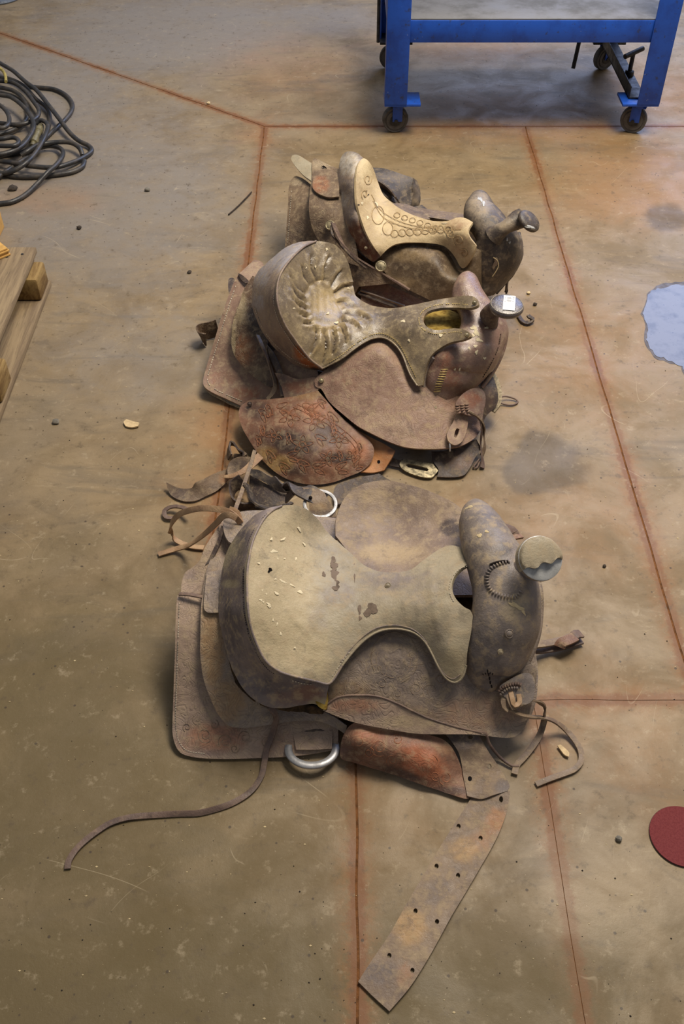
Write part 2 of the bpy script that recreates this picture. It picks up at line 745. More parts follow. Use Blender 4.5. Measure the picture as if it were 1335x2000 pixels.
def wood(name, c, c2, axis_scale):
    k = NT(name)
    v = k.vm('MULTIPLY', k.pos(), axis_scale)
    g = k.noise(1.0, 6, .65, v, .6)
    g2 = k.noise(6, 4, .6, v)
    col = k.mix(k.ramp(g, .35, .65), lin(c), lin(c2))
    col = k.mix(k.ramp(g2, .55, .75, 0, .5), col, lin(tuple(int(x * .55) for x in c2)))
    return k.done(col, .8, k.bump(g, .4, .004), .25)


JOINTS = [((-.288, 1.05), (-.288, 3.565)), ((.683, 1.05), (.683, 3.565)), ((-.288, 3.565), (1.9, 3.565)), ((-1.9, 4.80), (-.288, 3.565)),
          ((.025, .0), (.025, 1.05)), ((.369, .0), (.369, 1.05)), ((-.288, 1.05), (2.2, 1.05))]


def floor_material():
    k = NT('stained_concrete')
    p = k.pos()
    n_big = k.noise(1.3, 4, .6, p)
    n_mid = k.noise(5.5, 6, .65, p, .5)
    n_sm = k.noise(30, 7, .72, p)
    n_f = k.noise(170, 5, .75, p)
    sm = k.noise(1.0, 5, .6, k.vm('MULTIPLY', p, (2.2, 8, 1)), 1.2)
    col = k.mix(k.ramp(n_mid, .34, .66), lin((142, 122, 91)), lin((116, 97, 68)))
    col = k.mix(k.ramp(n_big, .42, .66, 0, .55), col, lin((130, 118, 100)))
    col = k.mix(k.ramp(sm, .52, .70, 0, .55), col, lin((96, 86, 72)))
    sm2 = k.noise(7, 6, .7, k.vm('MULTIPLY', p, (1, 2.2, 1)), .8)
    col = k.mix(k.ramp(sm2, .56, .72, 0, .5), col, lin((92, 78, 58)))
    col = k.mix(k.ramp(sm2, .42, .28, 0, .45), col, lin((168, 150, 120)))
    at = k.n('ShaderNodeAttribute', attribute_name='tint')
    sp = k.n('ShaderNodeSeparateColor')
    k.set(sp.inputs[0], at.outputs['Color'])
    nm = k.math('MULTIPLY_ADD', k.noise(9, 7, .72, p, .5), 1.0, -.5)
    f0 = k.ramp(k.math('ADD', sp.outputs[0], k.math('MULTIPLY', nm, 1.1)), .1, 1.0)
    f1 = k.ramp(k.math('ADD', sp.outputs[1], k.math('MULTIPLY', nm, .7)), .3, .66)
    f2 = k.ramp(k.math('ADD', sp.outputs[2], nm), .15, 1.0)
    col = k.mix(k.math('MULTIPLY', f2, .8), col, lin((130, 124, 118)))
    col = k.mix(k.math('MULTIPLY', f0, .6), col, lin((152, 112, 70)))
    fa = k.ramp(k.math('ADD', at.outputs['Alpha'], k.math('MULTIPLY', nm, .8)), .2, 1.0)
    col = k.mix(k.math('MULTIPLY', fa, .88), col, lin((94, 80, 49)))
    col = k.mix(k.math('MULTIPLY', f1, .62), col, lin((76, 66, 52)))
    # rust along the joints
    dmin = None
    for (ax, ay), (bx, by) in JOINTS:
        pa = k.vm('SUBTRACT', p, (ax, ay, 0))
        ba = (bx - ax, by - ay, 0)
        h = k.math('DIVIDE', k.vm('DOT_PRODUCT', pa, ba), ba[0] ** 2 + ba[1] ** 2, clamp=True)
        sc = k.n('ShaderNodeVectorMath', operation='SCALE')
        sc.inputs[0].default_value = ba
        k.set(sc.inputs['Scale'], h)
        d = k.vm('LENGTH', k.vm('MULTIPLY', k.vm('SUBTRACT', pa, sc.outputs[0]), (1, 1, 0)))
        dmin = d if dmin is None else k.math('MINIMUM', dmin, d)
    jn = k.math('MULTIPLY_ADD', k.noise(26, 7, .78, p), .07, -.035)
    dj = k.math('ADD', dmin, k.math('MULTIPLY', jn, .55))
    big = k.ramp(k.noise(2.6, 3, .5, p), .34, .6, .2, 1)
    col = k.mix(k.math('MULTIPLY', k.math('MULTIPLY', k.ramp(dj, -.004, .05, .9, 0), big), k.ramp(k.noise(48, 6, .75, p), .36, .6, .15, 1)), col, lin((138, 96, 56)))
    col = k.mix(k.math('MULTIPLY', k.ramp(dj, .008, .019, .92, 0), k.math('MAXIMUM', big, .6)), col, lin((116, 76, 44)))
    # specks, grime dots, scuffs and thin scratches
    col = k.mix(k.ramp(n_sm, .55, .70, 0, .6), col, lin((84, 70, 50)))
    col = k.mix(k.ramp(n_sm, .44, .3, 0, .4), col, lin((172, 156, 128)))
    col = k.mix(k.ramp(n_f, .62, .72, 0, .65), col, lin((74, 60, 44)))
    col = k.mix(k.ramp(n_f, .36, .27, 0, .6), col, lin((198, 184, 158)))
    vo = k.n('ShaderNodeTexVoronoi')
    vo.inputs['Scale'].default_value = 26
    k.set(vo.inputs['Vector'], p)
    col = k.mix(k.ramp(vo.outputs['Distance'], .05, .085, .8, 0), col, lin((62, 50, 38)))
    for sc_, lo_, ang in ((1.1, .62, .4), (1.7, .6, 2.0)):
        rt = k.n('ShaderNodeVectorRotate', rotation_type='Z_AXIS')
        k.set(rt.inputs['Vector'], p)
        rt.inputs['Angle'].default_value = ang
        q = k.noise(sc_, 1.5, .4, k.vm('MULTIPLY', rt.outputs[0], (1, 3.2, 1)))
        band = k.math('ABSOLUTE', k.math('SUBTRACT', k.math('FRACT', k.math('MULTIPLY', q, 9)), .5))
        msk = k.ramp(k.noise(3.1 * sc_, 3, .6, rt.outputs[0]), .56, .66)
        col = k.mix(k.math('MULTIPLY', k.math('MULTIPLY', k.ramp(band, .004, .012, 1, 0), msk), .3), col, lin((196, 180, 150)))
    h = k.math('ADD', k.math('MULTIPLY', n_sm, .6), k.math('MULTIPLY', n_f, .4))
    rg = k.ramp(n_mid, .3, .7, .45, .7)
    return k.done(col, rg, k.bump(h, .25, .004), .4)


M = {}
M['floor'] = floor_material()
M['joint'] = plain('rusty_joint_dirt', (118, 78, 46), .9, spec=.1, c2=(84, 57, 36), scale=45, bump=.6)
# near saddle
M['a_skirt'] = leather('dusty_taupe_leather', (160, 138, 120), (134, 114, 100), (156, 114, 90), (104, 92, 90), (166, 146, 116), dusty=.4, tool=.5)
M['a_jockey'] = leather('greyed_brown_leather', (142, 126, 112), (120, 106, 96), (148, 120, 88), (94, 84, 82), (152, 122, 100), dusty=.4, tool=.5)
M['a_cantle'] = leather('purple_grey_leather', (132, 118, 112), (108, 98, 98), (168, 154, 124), (78, 72, 78), (124, 94, 82), dusty=.55, fleck=.5)
M['a_seat'] = leather('sand_dusted_seat_leather', (158, 146, 122), (142, 130, 110), (178, 162, 130), (126, 114, 108), (84, 70, 62), dusty=.4, fleck=.3)
M['a_fork'] = leather('slate_grey_brown_leather', (128, 117, 110), (104, 95, 91), (162, 148, 128), (84, 76, 74), (176, 158, 128), dusty=.5, rough=.5, fleck=.5)
M['a_flap'] = leather('dusty_umber_leather', (140, 120, 102), (118, 100, 88), (132, 112, 92), (76, 64, 60), (166, 144, 112), dusty=.45)
M['red_fender'] = leather('reddish_tooled_leather', (134, 98, 78), (108, 80, 66), (164, 100, 70), (78, 58, 52), (156, 120, 88), dusty=.35, tool=.3, tn=.5)
M['strap'] = leather('worn_strap_leather', (130, 110, 90), (106, 88, 74), (150, 106, 70), (94, 82, 78), (160, 128, 88), dusty=.4)
M['lace'] = leather('tan_lace_leather', (172, 140, 106), (142, 110, 84), dust=(190, 164, 130), dusty=.3)
M['dark_lace'] = leather('dark_lace_leather', (112, 92, 82), (86, 70, 64), dust=(152, 128, 106), dusty=.3)
# middle saddle
M['b_skirt'] = leather('dusty_rust_brown_leather', (142, 116, 98), (122, 96, 82), (140, 92, 68), (88, 70, 62), (164, 142, 120), dusty=.5)
M['b_jockey'] = leather('oiled_brown_leather', (92, 72, 54), (66, 50, 40), (126, 84, 54), (46, 36, 32), (136, 120, 92), dusty=.35, tool=.6, rough=.45)
M['b_cantle'] = leather('grey_brown_cantle_leather', (138, 120, 106), (120, 102, 92), (160, 92, 48), (72, 52, 42), (150, 144, 146), dusty=.4)
M['b_seat'] = leather('olive_brown_seat_leather', (130, 114, 90), (110, 96, 78), (166, 144, 102), (82, 70, 60), (130, 98, 60), dust=(178, 158, 116), dusty=.35, rough=.34, spec=.7)
M['b_front'] = leather('tooled_rust_brown_leather', (144, 116, 98), (122, 94, 80), (152, 104, 78), (92, 74, 66), (164, 142, 118), dusty=.42, tool=.3)
M['b_fender'] = leather('orange_brown_tooled_leather', (126, 90, 70), (96, 68, 54), (164, 106, 74), (66, 52, 46), (150, 118, 74), dusty=.3, tool=0, tn=.4)
M['b_orange'] = leather('bright_orange_leather', (178, 124, 78), (154, 104, 66), (110, 76, 54), dusty=.2)
M['b_fork'] = leather('red_brown_fork_leather', (136, 108, 94), (112, 88, 78), (142, 88, 60), (86, 70, 64), (178, 160, 148), dusty=.35, rough=.34, spec=.65)
M['b_dark'] = leather('black_brown_leather', (76, 62, 56), (56, 46, 44), (104, 80, 66), dusty=.3)
# far saddle
M['c_skirt'] = leather('brown_carved_leather', (122, 102, 82), (96, 80, 66), (144, 100, 72), (70, 58, 50), (172, 154, 126), dusty=.4, tool=.6)
M['c_pale'] = leather('pale_grey_strap_leather', (172, 162, 140), (150, 140, 118), dusty=.3)
M['c_cantle'] = leather('two_tone_cantle_leather', (134, 120, 110), (112, 100, 96), (100, 62, 46), (154, 124, 94), (200, 190, 176), dusty=.45)
M['c_seat'] = leather('pale_tan_carved_seat_leather', (190, 168, 130), (174, 152, 116), (206, 186, 146), (138, 116, 86), (160, 130, 100), dust=(206, 188, 150), dusty=.3, fleck=.3)
M['c_front'] = leather('dark_olive_brown_leather', (108, 90, 68), (80, 66, 52), (138, 116, 84), (62, 50, 42), dusty=.3, rough=.45)
M['c_fork'] = leather('charcoal_brown_leather', (86, 76, 68), (64, 56, 52), (142, 128, 110), (52, 46, 44), (156, 132, 102), dusty=.3, rough=.45)
M['dark_strap'] = leather('charcoal_strap_leather', (80, 72, 68), (58, 52, 50), (104, 94, 86), dusty=.3)
M['under'] = plain('dark_saddle_lining', (84, 66, 46), .95, spec=.1, c2=(46, 38, 30))
M['foam'] = plain('mouldy_padding', (150, 126, 62), .9, spec=.1, c2=(110, 86, 40), scale=80)
M['fleece'] = plain('off_white_fleece', (206, 190, 160), .95, spec=.05, scale=200, bump=.8)
M['carve_a'] = plain('dusty_tooling_edge', (150, 132, 112), .8, spec=.2, c2=(116, 98, 84), scale=90)
M['carve_red'] = plain('rubbed_red_tooling', (176, 116, 84), .6, spec=.3, c2=(116, 78, 58), scale=70)
M['carve_b'] = plain('worn_brown_tooling', (134, 106, 90), .75, spec=.25, c2=(146, 118, 100), scale=70)
M['carve_fender'] = plain('rubbed_orange_tooling', (158, 106, 76), .55, spec=.3, c2=(100, 66, 48), scale=55)
M['carve_c'] = plain('carved_seat_line', (160, 137, 102), .8, spec=.2, c2=(172, 148, 110), scale=70)
M['thread'] = plain('grey_white_thread', (196, 186, 168), .9, spec=.1)
M['yellow_thread'] = plain('straw_thread', (206, 182, 120), .85, spec=.2)
M['dark_thread'] = plain('dark_thread', (40, 34, 32), .9, spec=.1)
M['dropping'] = plain('dried_white_splatter', (222, 208, 176), .9, spec=.1, var=.1)
M['dropping_warm'] = plain('dried_cream_splatter', (206, 186, 146), .9, spec=.1, var=.15)
M['stainbrown'] = plain('dried_brown_drip', (116, 100, 86), .75, spec=.2)
M['steel'] = plain('dull_cast_aluminium', (178, 178, 180), .5, metal=.6, var=.18, scale=30)
M['tinplate'] = plain('scuffed_zinc_plate', (186, 186, 184), .55, metal=.25, var=.15, scale=50)
M['brass'] = plain('tarnished_brass', (160, 148, 118), .5, metal=.4, var=.35, scale=120)
M['hole'] = plain('punched_hole_dark', (26, 22, 20), .95, spec=.05)
M['paper'] = plain('white_paper_label', (236, 236, 236), .6, var=.03)
M['ink'] = plain('grey_label_print', (150, 150, 152), .8, var=.1)
M['b_gloss'] = leather('polished_black_leather', (84, 74, 72), (64, 56, 56), (104, 80, 66), dust=(150, 140, 130), dusty=.25, rough=.26, spec=.9)
# shop
M['rubber'] = plain('black_rubber_cable', (44, 44, 46), .42, spec=.5, c2=(70, 64, 58), scale=30)
M['yellow_hose'] = plain('faded_yellow_hose', (176, 158, 84), .6)
M['fitting'] = plain('dull_olive_fitting', (136, 128, 98), .5, metal=.2, var=.3)
M['wood_y'] = wood('weathered_pallet_wood', (150, 130, 100), (118, 100, 78), (60, 3.5, 60))
M['wood_edge'] = wood('yellow_pine_block', (150, 124, 78), (112, 86, 50), (60, 8, 40))
M['cardboard'] = plain('brown_cardboard', (204, 160, 92), .85, spec=.15, var=.12)
M['cardprint'] = plain('dark_box_print', (84, 40, 30), .8, var=.1)
M['grey_base'] = plain('blue_grey_metal_base', (120, 128, 140), .4, metal=.3)
M['abrasive'] = plain('maroon_abrasive', (128, 62, 62), .9, spec=.15, c2=(116, 54, 56), scale=300, bump=.6)
M['disc_back'] = plain('disc_backing', (70, 48, 44), .9)
M['chip'] = plain('pale_wood_chip', (208, 182, 138), .8, var=.15)
M['pebble'] = plain('grey_pebble', (128, 122, 110), .9, scale=90)
M['crumb'] = plain('dark_grit', (62, 52, 42), .9, scale=90)
M['twig'] = plain('dark_twig', (58, 46, 36), .9)


def blue_paint():
    k = NT('scuffed_blue_paint')
    p = k.pos()
    n = k.noise(9, 5, .65, p)
    n2 = k.noise(40, 6, .7, p)
    col = k.mix(k.ramp(n, .4, .7), lin((26, 82, 186)), lin((20, 62, 150)))
    col = k.mix(k.ramp(n2, .58, .68, 0, .75), col, lin((46, 52, 62)))
    n3 = k.noise(75, 4, .6, p)
    col = k.mix(k.ramp(n3, .70, .75, 0, .9), col, lin((170, 178, 190)))
    return k.done(col, .45, k.bump(n2, .1, .003), .5)


M['blue'] = blue_paint()
M['bare_steel'] = plain('grimy_sheet_steel', (112, 110, 106), .62, metal=.2, c2=(92, 90, 86), scale=9)
M['dark_steel'] = plain('oily_dark_steel', (58, 58, 60), .5, metal=.5, c2=(40, 38, 38))
M['tread'] = plain('grey_caster_tread', (84, 80, 78), .6, c2=(60, 56, 54), scale=30)


def wet_material():
    k = NT('thin_water_film')
    p = k.pos()
    n = k.noise(16, 5, .6, p)
    n2 = k.noise(120, 2, .5, p)
    col = k.mix(k.ramp(n, .45, .7), lin((92, 88, 84)), lin((58, 54, 52)))
    col = k.mix(k.ramp(n2, .68, .74), col, lin((30, 28, 26)))
    return k.done(col, k.ramp(n, .42, .66, .07, .2), k.bump(n, .05, .002), .5)


M['water'] = wet_material()
M['damp'] = plain('damp_concrete', (86, 74, 58), .4, spec=.4, c2=(70, 60, 48))

# ------------------------------------------------------------------ floor
floor = obj('floor', [(-7, -1.5, -.0014), (7, -1.5, -.0014), (7, 9, -.0014), (-7, 9, -.0014)], [(0, 1, 2, 3)], M['joint'], None, False)
floor['kind'] = 'structure'
floor['label'] = 'stained brown concrete slab floor with rusty joints'

g_ = .0022
XL, XR, YB, YT = -6.5, 6.5, -1.2, 8.5
DL = (4.80 - 3.565) / (-1.9 + .288)   # slope of the diagonal joint
dl_y = 3.565 + DL * (XL + .288)
h_ = .0006   # joints packed flush with dirt
SLABS = [
    [(-.288 + g_, 1.05 + h_), (.683 - g_, 1.05 + h_), (.683 - g_, 3.565 - g_), (-.288 + g_, 3.565 - g_)],
    [(XL, YB), (.025 - g_, YB), (.025 - g_, 1.05 - h_), (-.288 - g_, 1.05 - h_), (-.288 - g_, 3.565 - g_), (XL, dl_y - g_)],
    [(.025 + g_, YB), (.369 - h_, YB), (.369 - h_, 1.05 - h_), (.025 + g_, 1.05 - h_)],
    [(.369 + h_, YB), (XR, YB), (XR, 1.05 - h_), (.369 + h_, 1.05 - h_)],
    [(.683 + g_, 1.05 + h_), (XR, 1.05 + h_), (XR, 3.565 - g_), (.683 + g_, 3.565 - g_)],
    [(-.288, 3.565 + g_), (XR, 3.565 + g_), (XR, YT), (XL, YT), (XL, dl_y + g_)],
]
# stains of the concrete, with some light and shade painted in: photo-pixel blobs (0 rust, 1 oil, 2 grey wash)
FS = [
    # oil stain right of the middle saddle, footprint, smears under the bench
    (1030, 925, 52, 42, 1.0, 1), (1045, 885, 34, 46, .95, 1), (1230, 750, 30, 22, .45, 1), (1300, 425, 45, 30, .8, 1), (1060, 330, 60, 20, .35, 1),
    (470, 1950, 34, 16, .7, 1), (70, 1985, 16, 12, .7, 1), (1140, 215, 60, 16, .75, 1), (1150, 120, 40, 14, .6, 1),
    (1180, 1650, 120, 24, .42, 1, -25), (1110, 1850, 100, 22, .5, 1, -22), (960, 1790, 80, 30, .42, 1, -25), (1090, 1330, 90, 20, .5, 1), (1230, 1260, 40, 18, .35, 1),
    (1200, 1440, 60, 24, .4, 1), (860, 1920, 60, 20, .4, 1), (600, 1600, 60, 40, .3, 1), (30, 1030, 60, 30, .35, 1),
    (400, 720, 70, 40, .35, 1),  # no oil here: shade of the middle saddle painted on the floor
    # rusty washes
    (1240, 360, 190, 90, .8, 0), (1000, 230, 330, 60, .7, 0), (930, 100, 180, 30, .6, 0), (1250, 180, 150, 60, .6, 0), (560, 130, 160, 70, .5, 0),
    (1150, 700, 220, 160, .5, 0), (1000, 1040, 200, 120, .5, 0), (1180, 1020, 190, 160, .45, 0), (1210, 1400, 160, 60, .55, 0), (1250, 1560, 140, 110, .5, 0),
    (500, 260, 40, 24, .8, 0), (440, 830, 30, 70, .9, 0), (90, 390, 120, 34, .55, 0), (430, 960, 60, 60, .8, 0), (380, 900, 90, 60, .4, 0),
    (690, 1640, 34, 160, .55, 0), (620, 1780, 120, 120, .3, 0), (1075, 1430, 40, 60, .8, 0), (200, 1550, 180, 140, .3, 0), (720, 110, 120, 60, .35, 0), (870, 1400, 420, 60, .35, 0),
    # grey smudges, and cool door light painted onto the far left floor
    (200, 380, 300, 220, .75, 2), (350, 60, 300, 90, .9, 2), (90, 180, 200, 120, .85, 2), (300, 680, 260, 140, .5, 2), (1230, 560, 110, 60, .4, 2), (1270, 760, 80, 90, .35, 2),
    (600, 40, 200, 40, .8, 2), (1290, 60, 60, 60, .6, 2), (430, 470, 70, 40, .6, 2), (200, 1000, 140, 60, .25, 2),
]
# broad olive dirt film, deepened to paint in dimmer light near and left
GRIME_AND_SHADE = [(150, 1500, 420, 420, .85, 0), (300, 1950, 700, 260, .95, 0), (900, 1950, 500, 200, .8, 0), (560, 1700, 220, 260, .75, 0), (150, 1150, 260, 200, .5, 0), (1250, 1900, 260, 160, .6, 0), (870, 1700, 140, 200, .55, 0), (60, 860, 160, 140, .35, 0), (120, 520, 120, 60, .3, 0)]
for S_ in SLABS:
    poly = []
    for a, b in zip(S_, S_[1:] + S_[:1]):
        a, b = np.array(a), np.array(b)
        m = max(1, int(np.linalg.norm(b - a) / .03))
        for i in range(m):
            poly.append(a + (b - a) * i / m)
    poly = np.array(poly) + np.array([[mnoise.noise(Vector((q[0] * 9, q[1] * 9, c_))) * .003 for c_ in (.5, 7.5)] for q in poly])
    lo, hi = poly.min(0), poly.max(0)
    # fine points where the camera looks, coarse elsewhere
    gx, gy = np.meshgrid(np.arange(-1.9, 1.9, .032), np.arange(.25, 5.4, .032))
    fine = np.stack([gx.ravel() + .003, gy.ravel()], 1)
    v2, tri = triangulate(poly, .5, (), fine)
    top = np.concatenate([v2, np.zeros((len(v2), 1))], 1)
    px = proj(top)
    e = np.concatenate([tri[:, [0, 1]], tri[:, [1, 2]], tri[:, [2, 0]]])
    es = set(map(tuple, e))
    brd = [(i, j) for i, j in es if (j, i) not in es]
    N = len(top)
    bi = sorted({i for q in brd for i in q})
    mp = {i: N + k for k, i in enumerate(bi)}
    low = top[bi] - np.array([0, 0, .0014])
    top[bi, 2] -= .0003
    faces = [tuple(t) for t in tri] + [(j, i, mp[i], mp[j]) for i, j in brd]
    tint = blob_tint(px, FS)
    far = (top[:, 1] < .2) | (top[:, 1] > 5.5) | (np.abs(top[:, 0]) > 2.2)
    tint[far] = .2
    tint = np.concatenate([tint, blob_tint(px, GRIME_AND_SHADE)[:, :1]], 1)
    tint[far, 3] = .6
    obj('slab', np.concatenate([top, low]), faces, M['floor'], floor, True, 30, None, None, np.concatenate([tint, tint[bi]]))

# shallow water film at the right
wp = outline_px([(1268, 572), (1290, 562), (1330, 556), (1400, 560), (1440, 600), (1430, 680), (1400, 740), (1345, 742), (1330, 716), (1300, 702), (1278, 690), (1262, 664), (1266, 640), (1254, 612), (1262, 594)], 6)
wp0 = wp
wp = wp + np.array([[random.Random(i).uniform(-2, 2), random.Random(i + 99).uniform(-2, 2)] for i in range(len(wp))])
v2, tri = triangulate(wp, 16)
top = ray(v2[:, 0], v2[:, 1], .0012)
e = np.concatenate([tri[:, [0, 1]], tri[:, [1, 2]], tri[:, [2, 0]]])
es = set(map(tuple, e)); brd = [(i, j) for i, j in es if (j, i) not in es]
bi = sorted({i for q in brd for i in q}); mp = {i: len(top) + k for k, i in enumerate(bi)}
low = top[bi] * np.array([1, 1, 0]) + np.array([0, 0, .0002])
fc = [tuple(t)[::-1] for t in tri] + [(i, j, mp[j], mp[i]) for i, j in brd]
pud = obj('puddle', np.concatenate([top, low]), fc, M['water'], None, True, 30)
cw = wp0.mean(0)
wr = cw + (wp0 - cw) * (1 + 5.0 / np.linalg.norm(wp0 - cw, axis=1))[:, None]
wr += np.array([[mnoise.noise(Vector((q[0] * .06, q[1] * .06, c_))) * 6 for c_ in (1.5, 8.5)] for q in wr])
v3, tr3 = triangulate(wr, 30)
obj('damp_edge', ray(v3[:, 0], v3[:, 1], .0005), [tuple(t)[::-1] for t in tr3], M['damp'], pud, True, 30)
tag(pud, 'shallow bluish puddle of water with a ragged edge on the concrete at right', 'puddle')


# ------------------------------------------------------------------ saddles: hidden bodies
def barrel(name, parent, cx, cy, yaw, L, W, ridge, mat, v0=-1.0, v1=1.0, thick=.008, zoff=0.0, power=2.0):
    ax = np.array([math.cos(R(yaw)), math.sin(R(yaw))])
    nx = np.array([-ax[1], ax[0]])
    nu, nv = 24, 22
    top = []
    for i in range(nu + 1):
        for j in range(nv + 1):
            u = (i / nu - .5) * L
            s = v0 + (v1 - v0) * j / nv
            p = np.array([cx, cy]) + ax * u + nx * s * W
            z = max(ridge * (1 - abs(s) ** power), 0) + zoff + .012
            top.append([p[0], p[1], z])
    top = np.array(top)
    low = top - np.array([0, 0, thick])
    f = []
    q = lambda i, j: i * (nv + 1) + j
    N = len(top)
    for i in range(nu):
        for j in range(nv):
            f.append((q(i, j), q(i + 1, j), q(i + 1, j + 1), q(i, j + 1)))
            f.append((N + q(i, j), N + q(i, j + 1), N + q(i + 1, j + 1), N + q(i + 1, j)))
    for i in range(nu):
        f += [(q(i + 1, 0), q(i, 0), N + q(i, 0), N + q(i + 1, 0)), (q(i, nv), q(i + 1, nv), N + q(i + 1, nv), N + q(i, nv))]
    for j in range(nv):
        f += [(q(0, j), q(0, j + 1), N + q(0, j + 1), N + q(0, j)), (q(nu, j + 1), q(nu, j), N + q(nu, j), N + q(nu, j + 1))]
    return obj(name, np.concatenate([top, low]), f, mat, parent, True, 50)


def concho(parent, px, py, z, r, mat, nrm=(0, -.6, .8), name='concho', label=None):
    c = V3(px, py, z)
    n = np.array(nrm, float)
    n /= np.linalg.norm(n)
    mb = MB()
    mb.lathe(c - n * .002, n * .001, [(0, 0), (r, 0), (r, 2), (r * .85, 4), (r * .72, 3.2), (r * .6, 4.2), (r * .3, 5.4), (0, 5.8)], 20)
    return mb.build(name, mat, parent, 40, None, label)


def disc(mb, c, n, prof, seg=36):
    n = np.array(n, float)
    n /= np.linalg.norm(n)
    mb.lathe(c, n, prof, seg)


def flat_ring(name, parent, c, ax, ay, r1x, r1y, r2x, r2y, th, mat, a0=0, a1=360):
    """flattened ring between an inner and an outer ellipse"""
    c, ax, ay = np.array(c), np.array(ax, float), np.array(ay, float)
    ax /= np.linalg.norm(ax)
    ay -= ax * (ay @ ax)
    ay /= np.linalg.norm(ay)
    nz = np.cross(ax, ay)
    seg, m = 48, 8
    v, f = [], []
    full = (a1 - a0) >= 360
    cnt = seg if full else seg + 1
    for i in range(cnt):
        a = R(a0 + (a1 - a0) * i / seg)
        pi_ = c + ax * r1x * math.cos(a) + ay * r1y * math.sin(a)
        po = c + ax * r2x * math.cos(a) + ay * r2y * math.sin(a)
        mid, h = (pi_ + po) / 2, (po - pi_) / 2
        for k in range(m):
            b = 2 * math.pi * k / m
            cb, sb = math.cos(b), math.sin(b)
            cb = math.copysign(abs(cb) ** .6, cb)
            sb = math.copysign(abs(sb) ** .6, sb)
            v.append(mid + h * cb + nz * th / 2 * sb)
    for i in range(seg):
        j = (i + 1) % cnt
        for k in range(m):
            f.append((i * m + k, j * m + k, j * m + (k + 1) % m, i * m + (k + 1) % m))
    if not full:
        f.append(tuple(range(m)))
        f.append(tuple((cnt - 1) * m + k for k in range(m))[::-1])
    return obj(name, v, f, mat, parent, True, 60)


def welt(parent, path, zf, r, mat, off=.002, name='piping'):
    P = spline([(p[0], p[1]) for p in path], 6)
    z = zf(P) + off
    W = ray(P[:, 0], P[:, 1], z)
    v, f = tube_mesh(W, r, 8)
    return obj(name, v, f, mat, parent, True, 60)


# ------------------------------------------------------------------ near saddle
A = thing('saddle', V3(690, 1290, 0), 'large grey-brown leather riding saddle with plain sand-coloured seat and white splatter, nearest the camera', 'saddle')
ZA = TPS([(340, 1160, .15), (500, 1160, .16), (700, 1160, .165), (900, 1160, .17), (1040, 1160, .16), (340, 1080, .145), (500, 1060, .15),
          (700, 1060, .15), (1040, 1060, .14), (340, 1260, .115), (500, 1260, .125), (700, 1260, .135), (900, 1260, .14), (1050, 1260, .13),
          (338, 1360, .055), (500, 1360, .07), (700, 1370, .075), (900, 1380, .07), (1050, 1350, .075), (340, 1480, .006), (500, 1485, .006),
          (650, 1480, .008), (800, 1450, .03), (950, 1450, .028), (1050, 1420, .03), (640, 1560, .004), (900, 1560, .004)])
barrel('saddle_lining', A, .02, 1.18, 0, .54, .19, .085, M['under'])
barrel('skirt', A, .03, 1.18, 0, .62, .27, .11, M['a_skirt'], .12, 1.0)

# rear skirt, near half, with a tooled corner
_, zsk = patch('rear_skirt', A, [(346, 1163, 'c'), (343, 1200), (341, 1280), (337, 1400), (338, 1440), (351, 1469), (380, 1479), (430, 1482), (520, 1480), (590, 1475), (660, 1464, 'c'),
               (660, 1390, 'c'), (560, 1370), (470, 1330), (430, 1250), (420, 1160, 'c')], M['a_skirt'], ZA, 0, thick=.006, res=8, ref=True,
               blobs=[(420, 1440, 70, 34, .8, 0), (370, 1445, 40, 40, .5, 0), (350, 1420, 30, 60, .5, 1), (400, 1470, 60, 14, .5, 1), (560, 1450, 80, 30, .4, 0), (370, 1250, 30, 90, .35, 2)],
               strokes=[(spiral(400, 1436, 16, 1.5, .5), 2.4, .0012), (spiral(440, 1448, 15, 1.4, 2.5), 2.4, .0012), (spiral(372, 1452, 13, 1.3, 4), 2.4, .0012), (spiral(385, 1404, 12, 1.2, 1), 2.4, .001), (spiral(478, 1440, 13, 1.3, 3), 2.2, .001), (spiral(520, 1448, 10, 1.2, 2), 2.2, .001)])
rsA = A.children[-1]
carve(rsA, [spiral(400, 1436, 16, 1.5, .5), spiral(440, 1448, 15, 1.4, 2.5), spiral(372, 1452, 13, 1.3, 4), spiral(385, 1404, 12, 1.2, 1), spiral(478, 1440, 13, 1.3, 3), spiral(520, 1448, 10, 1.2, 2), spiral(365, 1420, 9, 1.2, 2), spiral(418, 1415, 9, 1.2, 5), spiral(458, 1462, 9, 1.2, 0)], zsk, M['carve_a'], .0006, .0005)
stitches(rsA, [(350, 1175), (348, 1240), (345, 1330), (343, 1410), (348, 1444), (364, 1465), (400, 1472)], zsk, M['thread'], pitch=5.0, ln=3.2, wd=1.4)
# rear skirt, far half, rising behind the lacing
patch('rear_skirt', A, [(353, 1158, .15, 'c'), (355, 1135, .155), (362, 1117, .158), (378, 1106, .16), (390, 1094, .165), (402, 1066, .172), (425, 1030, .185), (440, 1010, .19, 'c'), (470, 1020, .18, 'c'), (460, 1090, .17), (440, 1162, .16, 'c')],
      M['a_skirt'], thick=.006, res=8, blobs=[(380, 1130, 30, 30, .4, 1), (400, 1090, 30, 50, .5, 2)])
ribbon('lacing_strip', A, [(350, 1160, .158), (368, 1161, .163), (396, 1166, .166)], .007, M['dark_lace'], .003)
# far side panels behind the cantle
patch('far_jockey', A, [(436, 1018, .2), (468, 1000, .2), (540, 996, .18, 'c'), (600, 1006, .15, 'c'), (662, 1012, .13, 'c'), (664, 1052, .14, 'c'), (600, 1050, .16), (520, 1040, .18), (450, 1060, .2)], M['a_jockey'], thick=.005)

